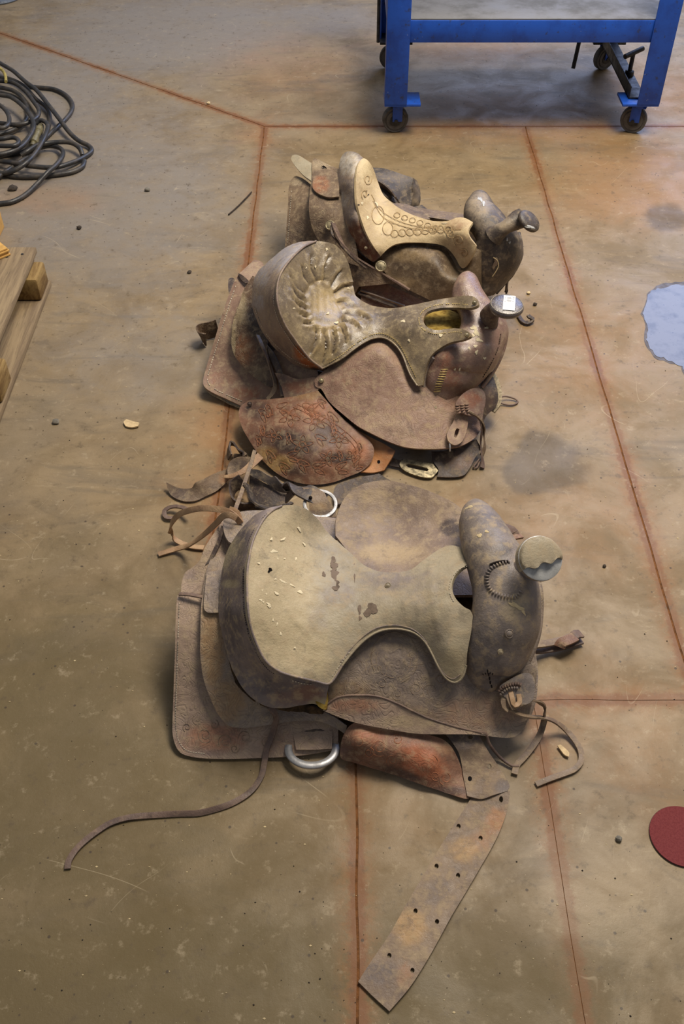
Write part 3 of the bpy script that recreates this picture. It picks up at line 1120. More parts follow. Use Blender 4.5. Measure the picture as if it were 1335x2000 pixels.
# rear jockey (brown second layer) with square overlap tab
patch('rear_jockey', A, [(437, 1022, 'c'), (420, 1070), (404, 1112), (394, 1170), (391, 1230), (391, 1280), (398, 1328), (416, 1376), (432, 1404), (450, 1419), (486, 1421), (535, 1414), (580, 1408), (625, 1410), (655, 1422), (674, 1434, 'c'),
      (677, 1418, 'c'), (650, 1400), (620, 1388), (570, 1384), (540, 1370, 'c'), (480, 1310), (450, 1230), (450, 1120), (470, 1030, 'c')], M['a_jockey'], ZA, .016, thick=.005, res=8,
      blobs=[(415, 1240, 26, 120, .9, 0), (440, 1370, 50, 50, .7, 0), (395, 1130, 20, 60, .5, 1), (560, 1396, 90, 14, .5, 1)], amp=.002)
patch('overlap_tab', A, [(404, 1118, 'c'), (432, 1113, 'c'), (432, 1196, 'c'), (405, 1196), (398, 1188), (400, 1150)], M['a_jockey'], ZA, .023, thick=.004, res=6, blobs=[(410, 1160, 20, 40, .5, 1)])

# seat
SEATA = [(550, 988, .295), (575, 987, .283), (598, 994, .262), (615, 1008, .235), (640, 1040, .2), (660, 1058, .195), (682, 1078, .195), (709, 1103, .2), (728, 1112, .203), (749, 1118, .205), (775, 1118, .21),
         (802, 1112, .217), (825, 1096, .222), (850, 1077, .227), (868, 1067, .233), (884, 1065, .238), (900, 1071, .242), (912, 1085, .246), (919, 1099, .25, 'c'), (905, 1107, .25), (891, 1119, .25), (884, 1132, .248), (882, 1146, .246),
         (885, 1160, .243), (892, 1172, .24), (907, 1186, .236), (918, 1192, .232), (923, 1203, .225, 'c'), (919, 1235, .208), (912, 1275, .185), (910, 1300, .165), (902, 1324, .147), (888, 1333, .138), (872, 1326, .142), (858, 1307, .155),
         (843, 1277, .168), (828, 1252, .18), (808, 1236, .188), (782, 1229, .192), (758, 1229, .19), (735, 1235, .188), (712, 1250, .18), (690, 1272, .17), (668, 1300, .16), (643, 1335, .145, 'c'),
         (617, 1331, .155), (591, 1325, .168), (566, 1319, .178), (546, 1312, .187), (523, 1296, .203), (511, 1280, .216), (501, 1259, .232), (492, 1235, .25), (486, 1207, .27), (483, 1175, .285), (482, 1143, .295), (483, 1112, .304), (487, 1085, .309), (493, 1058, .312), (503, 1034, .313), (517, 1011, .309), (533, 996, .302)]
POLA = outline_px(SEATA, 5)
seatA, zs = patch('seat', A, SEATA, M['a_seat'], zpts=[(640, 1150, .212), (570, 1140, .24), (530, 1140, .268), (700, 1150, .205), (600, 1060, .23), (560, 1240, .215), (640, 1240, .192), (800, 1170, .222), (740, 1180, .208), (860, 1200, .225), (870, 1270, .19)],
                  thick=.008, res=7, ref=True, amp=.002,
                  blobs=[(545, 1150, 75, 170, .95, 0), (590, 1270, 70, 60, .8, 0), (885, 1300, 26, 40, .9, 0), (600, 1060, 60, 50, .4, 0), (760, 1130, 70, 30, .6, 1), (660, 1160, 50, 30, .5, 1), (830, 1150, 50, 60, .45, 1), (720, 1280, 40, 60, .3, 1), (620, 1210, 30, 40, .4, 1), (860, 1250, 30, 40, .4, 1),
                         ],
                  strokes=[([(600, 1145), (650, 1160), (712, 1143), (740, 1160)], 3, -.0012), ([(590, 1190), (650, 1182), (700, 1190)], 3, -.001), ([(588, 1225), (600, 1260), (605, 1300)], 4, -.0015), ([(840, 1110), (845, 1180), (860, 1240)], 5, .0015), ([(560, 1190), (600, 1240)], 5, .0015), ([(670, 1095), (730, 1130), (800, 1130)], 4, .0015)])
splats(seatA, [(538, 1131, 3, 2, 20), (553, 1136, 11, 2.0, 28), (570, 1143, 8, 1.8, 30), (586, 1156, 6.5, 3.6, 20), (540, 1159, 5, 3.6, 40), (524, 1184, 4, 2, 40), (509, 1172, 4, 2.4, 20), (541, 1219, 2, 4, 15), (525, 1181, 8, 2.4, 40), (530, 1053, 3, 4, 0), (553, 1053, 6, 2.8, -25), (535, 1077, 9, 3.4, 10), (556, 1091, 2.6, 2, 0),
                (578, 1091, 2.6, 3.4, 0), (584, 1033, 7, 2.6, 50), (594, 1063, 5, 2, 60), (512, 1153, 2, 2.4, 0), (520, 1160, 3, 1.4, 50), (548, 1238, 3, 4, 20), (576, 1265, 3, 2, 30), (505, 1100, 4, 2, 0), (542, 1091, 2, 2, 0), (533, 1211, 2, 3, 0), (514, 1176, 3, 2, 30)], zs, M['dropping'])
splats(seatA, [(650, 1094, 6, 9, 0), (653, 1106, 9, 9, 0), (653, 1120, 10, 10, 0), (655, 1134, 8, 12, 0), (656, 1148, 7, 8, 0), (632, 1122, 4, 6, 0), (690, 1104, 4, 4, 0), (692, 1128, 2, 9, 0)], zs, M['stainbrown'], .0004, 'drip_stain')
splats(seatA, [(724, 1190, 15, 15, 10), (702, 1190, 4, 11, 0), (703, 1207, 4, 5, 0)], zs, M['stainbrown'], .0006, 'patch_scar')
splats(seatA, [(527, 1113, 5, 5, 0)], zs, M['hole'], .001, 'worn_hole')
welt(seatA, SEATA[-19:] + SEATA[:1], zs, .0022, M['a_cantle'], .001)
EDGE = [SEATA[i][:2] for i in range(30, 45)]
welt(seatA, EDGE, lambda q: zs(q), .002, M['a_seat'], .0005)
welt(seatA, [(p[0] - 3, p[1] - 7) for p in EDGE[1:-1]], lambda q: zs(q), .0011, M['a_cantle'], .0006, 'edge_crease')
stitches(seatA, [(648, 1322), (668, 1292), (688, 1266)], zs, M['thread'], .0015, 5.5, 3.5, 1.6)
stitches(seatA, [(914, 1105), (899, 1110), (886, 1122), (878, 1138), (877, 1152), (881, 1166), (888, 1178)], zs, M['thread'], .0012, 5, 2.6, 1.1)
concho(seatA, 757, 1144, float(zs([(757, 1144)])[0]), .006, M['a_seat'], (0, -.3, .95), 'screw_dimple')

# cantle: the band behind the seat, and its lower lip
_, zc = patch('cantle', A, [(550, 988, .294, 'c'), (533, 990, .297), (512, 998, .295), (490, 1012, .28), (467, 1037, .26), (450, 1064, .236), (440, 1085, .218), (431, 1130, .195), (428, 1165, .182), (428, 1200, .172), (432, 1235, .162), (439, 1266, .152), (455, 1310, .135), (470, 1338, .124), (486, 1358, .115), (508, 1374, .107),
              (530, 1382, .102), (555, 1383, .1), (585, 1378, .1), (613, 1375, .1), (632, 1386, .097, 'c'), (637, 1360, .12), (643, 1335, .143, 'c')] + [(q[0], q[1], q[2] - .001) for q in SEATA[45:]], M['a_cantle'],
              zpts=[(455, 1200, .236), (460, 1110, .262), (500, 1310, .16), (560, 1350, .135), (610, 1352, .128)], thick=.01, res=7, ref=True, amp=.002, under=(POLA, zs, .0045),
              blobs=[(455, 1065, 26, 26, .8, 0), (450, 1140, 20, 10, .8, 0), (440, 1090, 16, 30, .6, 0), (470, 1050, 20, 60, .6, 1), (455, 1250, 26, 70, .5, 1), (520, 1340, 60, 26, .45, 1), (445, 1195, 10, 40, .8, 1), (600, 1352, 40, 20, .7, 2), (570, 1362, 60, 20, .5, 2), (620, 1375, 20, 16, .8, 0)])
stitches(A.children[-1], [(568, 1329), (590, 1335), (614, 1338)], zc, M['thread'], .0015, 6, 3.6, 1.8)
stitches(A.children[-1], [(543, 993), (520, 1004), (492, 1040), (478, 1084), (474, 1143), (478, 1208), (494, 1263), (520, 1305), (548, 1324)], zc, M['dark_thread'], .0006, 4.5, 2.8, .9)
patch('cantle_lining', A, [(430, 1210, .15), (456, 1316, .115), (486, 1362, .095), (530, 1384, .085), (600, 1378, .085), (634, 1388, .085, 'c'), (630, 1395, .075, 'c'), (560, 1390, .07), (500, 1370, .08), (450, 1320, .1)], M['under'], thick=.004)

# front jockey: tooled panel below the seat, and the flap folded along its lower edge
fl = [(632, 1380), (660, 1362), (700, 1358), (740, 1361), (775, 1374), (834, 1402), (899, 1422), (940, 1431)]
ST = [(spiral(760, 1265, 22, 1.6, 1), 3, .0013), (spiral(800, 1290, 20, 1.5, 3), 3, .0013), (spiral(735, 1310, 22, 1.5, 5), 3, .0013), (spiral(790, 1330, 22, 1.5, 2), 3, .0013), (spiral(830, 1310, 16, 1.4, 4), 3, .0013), (spiral(700, 1300, 16, 1.4, 0), 3, .0012), (spiral(840, 1350, 18, 1.4, 1), 3, .001),
      ([(726, 1275), (760, 1246), (800, 1250), (830, 1280), (845, 1320)], 3, .001), (spiral(690, 1340, 14, 1.3, 2), 2.5, .001)]
fjA, zfj = patch('front_jockey', A, [(640, 1345, 'c'), (632, 1376), (636, 1386), (690, 1406), (757, 1419), (814, 1429), (883, 1431), (947, 1437), (996, 1441), (1014, 1433), (1028, 1412), (1037, 1380), (1045, 1345), (1048, 1310, 'c'),
      (1000, 1250, 'c'), (920, 1190, 'c'), (780, 1210), (700, 1240), (660, 1290)], M['a_jockey'], ZA, .022, thick=.006, res=6, strokes=ST, under=(POLA, zs, .012), ref=True,
      blobs=[(770, 1300, 90, 60, .5, 1), (740, 1250, 60, 20, .5, 1), (940, 1390, 120, 40, .6, 2), (900, 1340, 60, 30, .5, 1), (680, 1350, 60, 30, .5, 0), (800, 1390, 80, 20, .4, 0)])
carve(fjA, [t_[0] for t_ in ST] + [spiral(768, 1290, 34, 1, .3, 1, 0, 0), spiral(770, 1285, 46, .8, 2.6, 1.1, 0, 0), spiral(812, 1345, 12, 1.3, 2), spiral(860, 1325, 13, 1.3, 5), spiral(775, 1355, 13, 1.3, 1), spiral(745, 1335, 12, 1.3, 3)], zfj, M['carve_a'], .00055, .0003)
patch('jockey_flap', A, [(630, 1388, 'c'), (645, 1371), (668, 1361), (700, 1359), (738, 1362), (775, 1375), (834, 1402), (899, 1423), (950, 1434, 'c'), (883, 1434), (814, 1433), (757, 1424), (688, 1410)], M['a_skirt'], ZA, .036, thick=.006, res=6,
      blobs=[(690, 1380, 60, 20, .7, 0), (800, 1410, 80, 16, .6, 2), (720, 1395, 50, 16, .5, 1)])
welt(A.children[-1], fl, lambda q: np.maximum(ZA(q) + .036, .02), .0022, M['dark_lace'], .0)
patch('padding', A, [(622, 1352, .118), (634, 1346, .125), (640, 1362, .11), (636, 1386, .1), (622, 1380, .1), (615, 1366, .108)], M['foam'], thick=.012, res=4, amp=.004)
tube('string', A, [(800, 1390, .075), (850, 1408, .066), (895, 1421, .062), (935, 1430, .06), (948, 1432, .058), (955, 1452, .04), (975, 1478, .012), (1000, 1496, .006), (1013, 1496, .006)], .0028, M['dark_lace'], 8)

# fender, reddish, curled like a trough
fe = [(664, 1462, .03, 'c'), (668, 1442, .05), (680, 1420, .065), (697, 1410, .07), (730, 1414, .068), (761, 1420, .066), (810, 1430, .064), (858, 1441, .06), (878, 1455, .052), (892, 1478, .035), (905, 1515, .014), (917, 1555, .008), (914, 1560, .007), (903, 1559, .008), (842, 1539, .01), (761, 1511, .012), (690, 1489, .015), (666, 1481, .018)]
SF = [(spiral(740, 1460, 18, 1.5, 1), 2.6, .0014, 0, .5), (spiral(790, 1475, 18, 1.5, 3), 2.6, .0014, 0, .5), (spiral(840, 1490, 16, 1.5, 5), 2.6, .0014, 0, .5), (spiral(700, 1450, 13, 1.4, 2), 2.6, .0014, 0, .5), (spiral(870, 1520, 14, 1.4, 2), 2.4, .0013, 0, .5), (spiral(815, 1452, 12, 1.2, 0), 2.4, .0012, 0, .5), ([(676, 1440), (690, 1470), (672, 1478)], 2.4, .001)]
fnA, zfa = patch('fender', A, fe, M['red_fender'], zpts=[(760, 1462, .062), (840, 1490, .05), (700, 1448, .066)], thick=.005, res=5, strokes=SF, ref=True,
      blobs=[(820, 1490, 60, 40, .75, 0, 25), (720, 1440, 40, 20, .6, 0), (680, 1470, 26, 24, .5, 1), (880, 1545, 40, 12, .7, 1), (780, 1510, 70, 12, .7, 1, 18), (740, 1440, 40, 22, .4, 1), (870, 1460, 26, 20, .5, 2), (760, 1425, 90, 10, .5, 2)])
carve(fnA, [t_[0] for t_ in SF[:6]] + [spiral(765, 1485, 12, 1.3, 2), spiral(720, 1470, 11, 1.3, 5), spiral(850, 1515, 10, 1.2, 1), spiral(775, 1445, 11, 1.2, 4)], zfa, M['carve_red'], .0006, .0004)
# stirrup leather: upper piece with holes, then the long strap on the floor
hole = lambda x, y, r=4.2, q=1.25: [(x + r * math.cos(a), y + r * q * math.sin(a)) for a in np.linspace(0, 6.283, 11)[:-1]]
patch('stirrup_leather', A, [(862, 1425, .05, 'c'), (895, 1470, .035), (905, 1520, .016), (912, 1555, .012, 'c'), (940, 1560, .012), (965, 1552, .015), (990, 1545, .012, 'c'), (995, 1535, .012), (975, 1500, .016), (955, 1470, .03), (935, 1435, .045, 'c')], M['strap'], thick=.004, res=6,
      holes=[hole(917, 1521), hole(955, 1497), hole(918, 1440, 5, .8)], blobs=[(900, 1440, 40, 26, .9, 1), (950, 1520, 30, 30, .4, 2), (980, 1535, 20, 16, .7, 1)])
patch('stirrup_leather', A, [(921, 1556, .006, 'c'), (906, 1580, .0055), (884, 1614, .0055), (860, 1652, .0055), (838, 1690, .006), (815, 1728, .0065), (788, 1775, .006), (758, 1828, .0055), (728, 1872, .0055), (699, 1917, .0055, 'c'), (728, 1946, .0055), (760, 1975, .0055, 'c'),
      (800, 1928, .0055), (831, 1880, .006), (858, 1832, .0065), (882, 1788, .0065), (912, 1738, .006), (940, 1690, .0055), (960, 1655, .0055), (976, 1622, .006), (988, 1588, .008), (996, 1545, .012, 'c'), (960, 1552, .01)], M['strap'], thick=.0045, res=7, zmin=.005,
      holes=[hole(978, 1561, 4, 1.6), hole(895, 1614), hole(938, 1637), hole(852, 1692), hole(894, 1710), hole(811, 1779), hole(853, 1800), hole(760, 1866), hole(805, 1895)],
      blobs=[(940, 1640, 50, 30, .5, 0, -50), (970, 1600, 26, 26, .7, 0), (800, 1810, 36, 40, .8, 2), (850, 1740, 40, 40, .5, 1), (740, 1900, 50, 30, .6, 1), (905, 1660, 40, 30, .6, 2), (790, 1910, 26, 40, .5, 0)], amp=.001)

# rigging ring with leather tab
tabA, zt = patch('ring_tab', A, [(569, 1414, .036, 'c'), (610, 1413, .037), (649, 1418, .037, 'c'), (648, 1462, .022, 'c'), (612, 1464, .022), (578, 1464, .022, 'c')], M['a_skirt'], thick=.004, res=6, ref=True)
sl = np.array([(592, 1422), (600, 1421), (634, 1425), (634, 1430), (620, 1430), (612, 1433), (603, 1430), (593, 1429)], float)
splats(tabA, [(613, 1426, 22, 4, 2)], zt, M['b_dark'], .0006, 'slot_stitch')
c = V3(609, 1462, .017)
flat_ring('dee_ring', A, c, (1, 0, 0), (0, 1, -.12), .036, .030, .051, .045, .008, M['steel'], 140, 400)
# lower layer beside the ring
ribbon('string', A, [(526, 1380, .1), (534, 1390, .09), (539, 1402, .075), (536, 1418, .055), (530, 1440, .034), (521, 1462, .02), (516, 1490, .008), (510, 1516, .004, 0), (490, 1545, .004), (456, 1567, .004, 20), (420, 1580, .005, 40), (385, 1588, .005, 40), (350, 1589, .005, 40), (300, 1592, .004, 20), (250, 1597, .004), (215, 1608, .004), (188, 1625, .004), (165, 1643, .004), (148, 1660, .004), (134, 1682, .004), (132, 1697, .003)],
       .0105, M['dark_lace'], .003)

# fork with swells
FA = [(944, 1346, .118, 962, 1350, .115, .006), (920, 1332, .122, 986, 1337, .105, .03), (910, 1306, .14, 1008, 1308, .11, .044), (908, 1275, .168, 1024, 1284, .12, .05), (916, 1240, .2, 1036, 1254, .145, .052), (926, 1205, .228, 1046, 1220, .175, .054),
      (929, 1168, .245, 1048, 1186, .2, .054), (926, 1130, .256, 1044, 1152, .215, .054), (915, 1092, .264, 1028, 1112, .228, .052), (903, 1058, .266, 1006, 1076, .236, .048), (897, 1026, .262, 984, 1040, .24, .042), (900, 1000, .255, 962, 1012, .24, .032), (910, 986, .247, 946, 992, .24, .018), (920, 981, .243, 934, 983, .241, .004)]
fkA = loft('fork', A, FA, M['a_fork'], blobs=[(950, 1090, 36, 20, .5, 0), (1010, 1180, 26, 20, .9, 0), (930, 1040, 30, 40, .4, 0), (1000, 1200, 30, 24, .6, 2), (960, 1310, 40, 40, .5, 1), (940, 1250, 26, 60, .4, 1), (985, 1075, 20, 20, .7, 1)], amp=.0012)
# whipped stitching and lacing lines on the fork
from mathutils.bvhtree import BVHTree
bpy.context.view_layer.update()


def surface(o):
    """height above the floor of an object's visible skin along a photo sight line"""
    me = o.data
    off = o.matrix_world.translation if o.parent is None else Vector(root_loc(o.parent))
    bvh = BVHTree.FromPolygons([v.co + off for v in me.vertices], [tuple(p.vertices) for p in me.polygons])
    org = Vector((0, 0, CAM_H))

    def zf(q):
        out = []
        for x, y in np.atleast_2d(q):
            d = Vector(V3(x, y, 0)) - org
            h = bvh.ray_cast(org, d.normalized())
            out.append(h[0].z if h[0] else np.nan)
        out = np.array(out)
        ok = ~np.isnan(out)
        if not ok.all():
            out[~ok] = out[ok].mean() if ok.any() else .1
        return out
    return zf


zfk = surface(fkA)


def whip(parent, path, zf, ln, mat, pitch=5, wd=1.6, off=.002, ang=0):
    """short cross stitches along a path"""
    P = spline(path, 1.0)
    mb = MB()
    for i in range(2, len(P) - 2, int(pitch)):
        t = P[i + 1] - P[i - 1]
        t = t / (np.linalg.norm(t) + 1e-9)
        n = np.array([-t[1], t[0]])
        n = n * math.cos(R(ang)) + t * math.sin(R(ang))
        q = np.array([P[i] - n * ln / 2, P[i], P[i] + n * ln / 2])
        z = zf(q)
        W = ray(q[:, 0], q[:, 1], z + np.array([-.0006, off, -.0006]))
        mb.tube(spline(W, .002), wd / 2000.0, 6)
    return mb.build('stitching', mat, parent, 60, 'stuff')


whip(fkA, [(951, 1308), (955, 1322), (957, 1334), (961, 1344)], zfk, 5, M['dark_thread'], 8, 2.4, .001, 80)
whip(fkA, [(941, 1318), (953, 1314), (966, 1318)], zfk, 4, M['dark_thread'], 5, 1.6, .001)
whip(fkA, [(995, 1096), (975, 1101), (957, 1112), (950, 1130), (955, 1150), (968, 1160), (990, 1166), (1008, 1166), (1020, 1152)], zfk, 8, M['a_fork'], 6, 3.2, .0025)
tube('torn_seam', fkA, [(x, y, float(zfk([(x, y)])[0]) + .001) for x, y in [(956, 1103), (970, 1098), (984, 1096), (994, 1097)]], .0022, M['dark_thread'])
concho(fkA, 994, 1238, float(zfk([(994, 1238)])[0]) + .002, .0085, M['a_fork'], (.2, -.7, .7), 'screw_rosette')
concho(fkA, 977, 1273, float(zfk([(977, 1273)])[0]) + .001, .0056, M['fleece'], (.1, -.8, .6), 'nail_head', 'small pale nail head')
splats(fkA, [(1005, 1182, 16, 5, 35), (1016, 1188, 10, 4, 20), (1022, 1196, 8, 3, 60), (1003, 1166, 5, 5, 0), (936, 1046, 5, 6, 0), (950, 1038, 5, 3, 0), (916, 990, 9, 3, -20)], zfk, M['dropping_warm'], .0006)
# binding round the front of the gullet
tube('gullet_binding', A, [(1048, 1128, .2), (1054, 1160, .19), (1054, 1200, .168), (1049, 1240, .15), (1036, 1278, .128), (1018, 1310, .11), (1000, 1326, .1)], .0065, M['a_jockey'], 10)
tube('gullet_binding', A, [(1044, 1140, .2), (1047, 1190, .178), (1041, 1234, .152), (1026, 1272, .13), (1004, 1306, .112), (992, 1318, .106)], .0035, M['dark_lace'], 8)
# horn
hn = loft('horn', A, [(985, 1120, .27, 1036, 1150, .235, .024), (1004, 1098, .29, 1044, 1124, .262, .022), (1022, 1082, .31, 1058, 1106, .29, .019), (1036, 1072, .325, 1072, 1098, .31, .017), (1045, 1070, .333, 1080, 1094, .32, .012)], M['a_fork'], blobs=[(1010, 1090, 20, 20, .6, 1)])
nrm = np.array([.16, -.52, .84]); nrm /= np.linalg.norm(nrm)
cc = V3(1057, 1089, .345)
mb = MB()
disc(mb, cc - nrm * .012, nrm, [(0, 0), (.034, 0), (.0395, .004), (.0395, .0065), (.037, .008), (.02, .009), (0, .0092)])
cap = mb.build('horn_plate', M['tinplate'], hn, 35, None, 'bare scuffed metal plate')
# torn leather cover over most of the cap
e1 = np.cross(nrm, [0, 0, 1.0]); e1 /= np.linalg.norm(e1)
if e1[0] < 0: e1 = -e1
e2 = np.cross(nrm, e1)
if e2[2] < 0: e2 = -e2
vv, ff = [], []
n1, n2 = 28, 12
for i in range(n2 + 1):
    y = -.012 + (.0405 + .012) * i / n2
    hw = math.sqrt(max(.0405 ** 2 - y * y, 0))
    for j in range(n1 + 1):
        x = -hw + 2 * hw * j / n1
        rr = math.hypot(x, y) / .0405
        yy = y + (.003 * math.sin(j * .6) + .0025 * (x / .04) if i == 0 else 0)
        d = .0045 + .0065 * (1 - rr ** 4) - .016 * max(rr - .93, 0) / .07 + (.001 * math.sin(j * .9) if i == 0 else 0)
        vv.append(cc - nrm * .004 + e1 * x + e2 * yy + nrm * d)
for i in range(n2):
    for j in range(n1):
        q = i * (n1 + 1) + j
        ff.append((q, q + 1, q + n1 + 2, q + n1 + 1))
vv = np.array(vv)
Nn = len(vv)
low = vv - nrm * .004
ff2 = [tuple(Nn + i for i in f[::-1]) for f in ff]
side = [(j + 1, j, Nn + j, Nn + j + 1) for j in range(n1)] + [(n2 * (n1 + 1) + j, n2 * (n1 + 1) + j + 1, Nn + n2 * (n1 + 1) + j + 1, Nn + n2 * (n1 + 1) + j) for j in range(n1)]
obj('horn_cover', np.concatenate([vv, low]), ff + ff2 + side, M['a_seat'], hn, True, 50)
mb = MB()
for t in np.linspace(0, 2 * math.pi, 30, endpoint=False):
    pass
flat_ring('horn_rim', hn, cc - nrm * .012, e1, e2, .031, .031, .040, .040, .010, M['a_fork'])

# far side flap standing behind the seat
patch('far_fender', A, [(655, 1046, .18, 'c'), (655, 1020, .185), (660, 1000, .19), (668, 980, .195), (682, 962, .2), (704, 947, .205), (730, 940, .205), (756, 938, .205), (790, 945, .203), (815, 951, .2), (850, 964, .2), (883, 981, .2), (912, 1000, .2, 'c'), (930, 1060, .2, 'c'), (900, 1080, .2), (850, 1090, .195), (800, 1124, .185), (740, 1122, .18), (700, 1100, .175), (670, 1066, .175)],
      M['a_flap'], zpts=[(780, 1020, .165), (720, 1010, .172), (850, 1030, .18)], thick=.006, res=8, blobs=[(760, 1080, 90, 24, .7, 2), (880, 1030, 22, 18, 1.0, 1), (730, 970, 50, 24, .5, 2), (680, 1020, 26, 60, .4, 0), (810, 980, 60, 16, .5, 0), (700, 1060, 40, 40, .4, 1)], amp=.002)

# front tie: braided rosette and strings
patch('front_skirt', A, [(1035, 1250, .1), (1048, 1290, .08), (1050, 1330, .065), (1044, 1380, .045), (1030, 1410, .03, 'c'), (1000, 1380, .06, 'c'), (1005, 1290, .09, 'c')], M['a_jockey'], thick=.005, blobs=[(1040, 1330, 20, 40, .6, 1)])
tp, zp = patch('tie_patch', A, [(975, 1342, .112), (990, 1330, .118), (1012, 1318, .118), (1030, 1314, .114), (1042, 1324, .108), (1044, 1344, .1), (1040, 1366, .09), (1026, 1376, .088), (1004, 1372, .094), (984, 1360, .104)], M['a_fork'], off=.014, thick=.004, res=5, ref=True, amp=.001, blobs=[(1020, 1340, 30, 20, .5, 1)])
whip(tp, [(974, 1352), (982, 1343), (996, 1338), (1010, 1336), (1020, 1340)], zp, 6, M['dark_lace'], 5, 4, .004)
whip(tp, [(976, 1358), (986, 1349), (998, 1344), (1012, 1344)], zp, 5, M['a_fork'], 5, 4, .005)
for k, pth in enumerate(([(986, 1350, .115), (982, 1366, .112), (984, 1380, .105), (992, 1388, .1)], [(996, 1350, .12), (1000, 1366, .118), (1004, 1378, .11), (1014, 1372, .11), (1012, 1356, .115)], [(990, 1354, .118), (996, 1372, .113), (1002, 1384, .104)])):
    ribbon('string', A, pth, .009, M['lace'] if k == 1 else M['strap'], .003)
ribbon('string', A, [(998, 1382, .1), (1014, 1376, .1, 30), (1034, 1369, .095, 50), (1050, 1370, .09, 60), (1061, 1380, .07, 50), (1063, 1395, .05, 20), (1061, 1412, .025, 0), (1053, 1436, .012, 0), (1038, 1460, .008, 0), (1020, 1482, .006, 0), (1009, 1494, .005), (1004, 1512, .005)], .0115, M['strap'], .003)
ribbon('string', A, [(994, 1384, .1, 20), (1010, 1394, .09, 20), (1034, 1400, .075, 20), (1060, 1402, .05, 20), (1084, 1410, .03, 10), (1106, 1427, .012, 0), (1122, 1446, .008, 0), (1133, 1466, .006), (1134, 1486, .005), (1122, 1502, .005), (1104, 1510, .005), (1076, 1520, .005), (1046, 1532, .004)], .0105, M['strap'], .003)
# strap end with keeper sticking out in front
ribbon('cinch_strap', A, [(940, 1275, .09), (985, 1270, .07), (1030, 1262, .05), (1060, 1258, .03), (1090, 1252, .02), (1130, 1238, .015)], .016, M['strap'], .004)
ribbon('cinch_strap', A, [(940, 1285, .07), (985, 1278, .05), (1030, 1272, .03), (1060, 1270, .014), (1095, 1264, .01), (1136, 1252, .008)], .014, M['dark_lace'], .004)
ribbon('strap_keeper', A, [(1092, 1264, .024), (1096, 1256, .03), (1110, 1250, .032), (1122, 1244, .028)], .022, M['red_fender'], .004)
ribbon('strap_keeper', A, [(1116, 1250, .022), (1122, 1240, .028), (1134, 1238, .02)], .02, M['dark_lace'], .004)
# strap ends behind the fork
ribbon('far_tie', A, [(925, 1012, .235), (945, 1014, .22), (962, 1021, .205), (985, 1030, .19), (1000, 1036, .18), (1006, 1050, .17)], .02, M['dark_lace'], .004)
ribbon('far_tie', A, [(935, 1050, .235), (955, 1050, .215), (972, 1050, .2), (1000, 1050, .18), (1018, 1047, .17)], .012, M['red_fender'], .004)

# long lace looped over the back
ribbon('string', A, [(470, 1022, .2, 60), (458, 1008, .215, 60), (444, 999, .22, 50), (420, 994, .215, 40), (390, 993, .19, 40), (366, 998, .16, 50), (348, 1006, .12, 60), (336, 1020, .08, 60), (332, 1036, .04, 40), (340, 1052, .012, 10), (356, 1062, .006), (378, 1068, .006), (398, 1070, .006)], .0125, M['lace'], .003)
ribbon('string', A, [(462, 1012, .22, 40), (448, 1006, .225, 50), (436, 1008, .215, 60), (424, 1020, .19, 60), (405, 1038, .14, 55), (385, 1054, .08, 40), (366, 1066, .03, 20), (344, 1072, .01, 10), (325, 1078, .006), (309, 1083, .005)], .0125, M['lace'], .003)
ribbon('string', A, [(372, 998, .03, 0), (352, 990, .02), (334, 990, .014), (321, 998, .01), (324, 1010, .008), (338, 1012, .008)], .010, M['dark_lace'], .003)
ribbon('string', A, [(470, 1020, .2), (462, 1000, .21, 30), (448, 994, .21, 40)], .011, M['lace'], .003)
patch('back_billet', A, [(432, 1026, .2, 'c'), (426, 1050, .19), (408, 1090, .17), (400, 1104, .165, 'c'), (412, 1096, .168), (430, 1060, .185), (438, 1030, .2, 'c')], M['b_dark'], thick=.004, res=6)

# ------------------------------------------------------------------ middle saddle
B = thing('saddle', V3(720, 840, 0), 'reddish-brown leather riding saddle with pleated starburst seat and a white sticker on its horn', 'saddle')
ZB = TPS([(470, 542, .17), (439, 598, .14), (419, 663, .09), (404, 710, .055), (397, 739, .045), (412, 764, .03), (475, 795, .016), (975, 640, .15), (975, 700, .12), (972, 770, .06), (945, 840, .035), (910, 930, .010), (850, 930, .012), (560, 560, .19), (620, 640, .175), (560, 700, .12), (620, 760, .09),
          (700, 700, .15), (760, 640, .2), (750, 750, .115), (700, 830, .06), (800, 800, .085), (800, 870, .045), (870, 878, .04), (900, 800, .075), (850, 720, .14), (900, 640, .19), (600, 850, .03), (560, 940, .006), (700, 930, .010)])
barrel('saddle_lining', B, .03, 2.07, -19, .56, .19, .10, M['under'])
barrel('skirt', B, .03, 2.06, -19, .64, .28, .12, M['b_skirt'], .1, 1.0)
_, zsk = patch('rear_skirt', B, [(464, 539, 'c'), (456, 552), (439, 598), (419, 663), (405, 710), (397, 739), (398, 754), (412, 765), (444, 780), (476, 795, 'c'), (560, 800, 'c'), (625, 750, 'c'), (600, 650, 'c'), (520, 545, 'c')], M['b_skirt'], ZB, 0, thick=.006, res=8, ref=True,
               blobs=[(440, 640, 26, 60, .4, 2), (430, 740, 40, 30, .4, 0), (480, 770, 40, 20, .6, 0)])
stitches(B.children[-1], [(461, 556), (446, 600), (428, 660), (412, 712), (405, 739), (408, 750), (424, 762), (450, 774), (474, 784)], zsk, M['thread'], pitch=5, ln=3.2, wd=1.4)
patch('fleece_edge', B, [(398, 744, .028), (399, 757, .018), (412, 769, .012), (444, 785, .009), (480, 801, .008, 'c'), (492, 796, .008, 'c'), (450, 772, .012), (420, 752, .022)], M['fleece'], thick=.006, res=5, amp=.004)
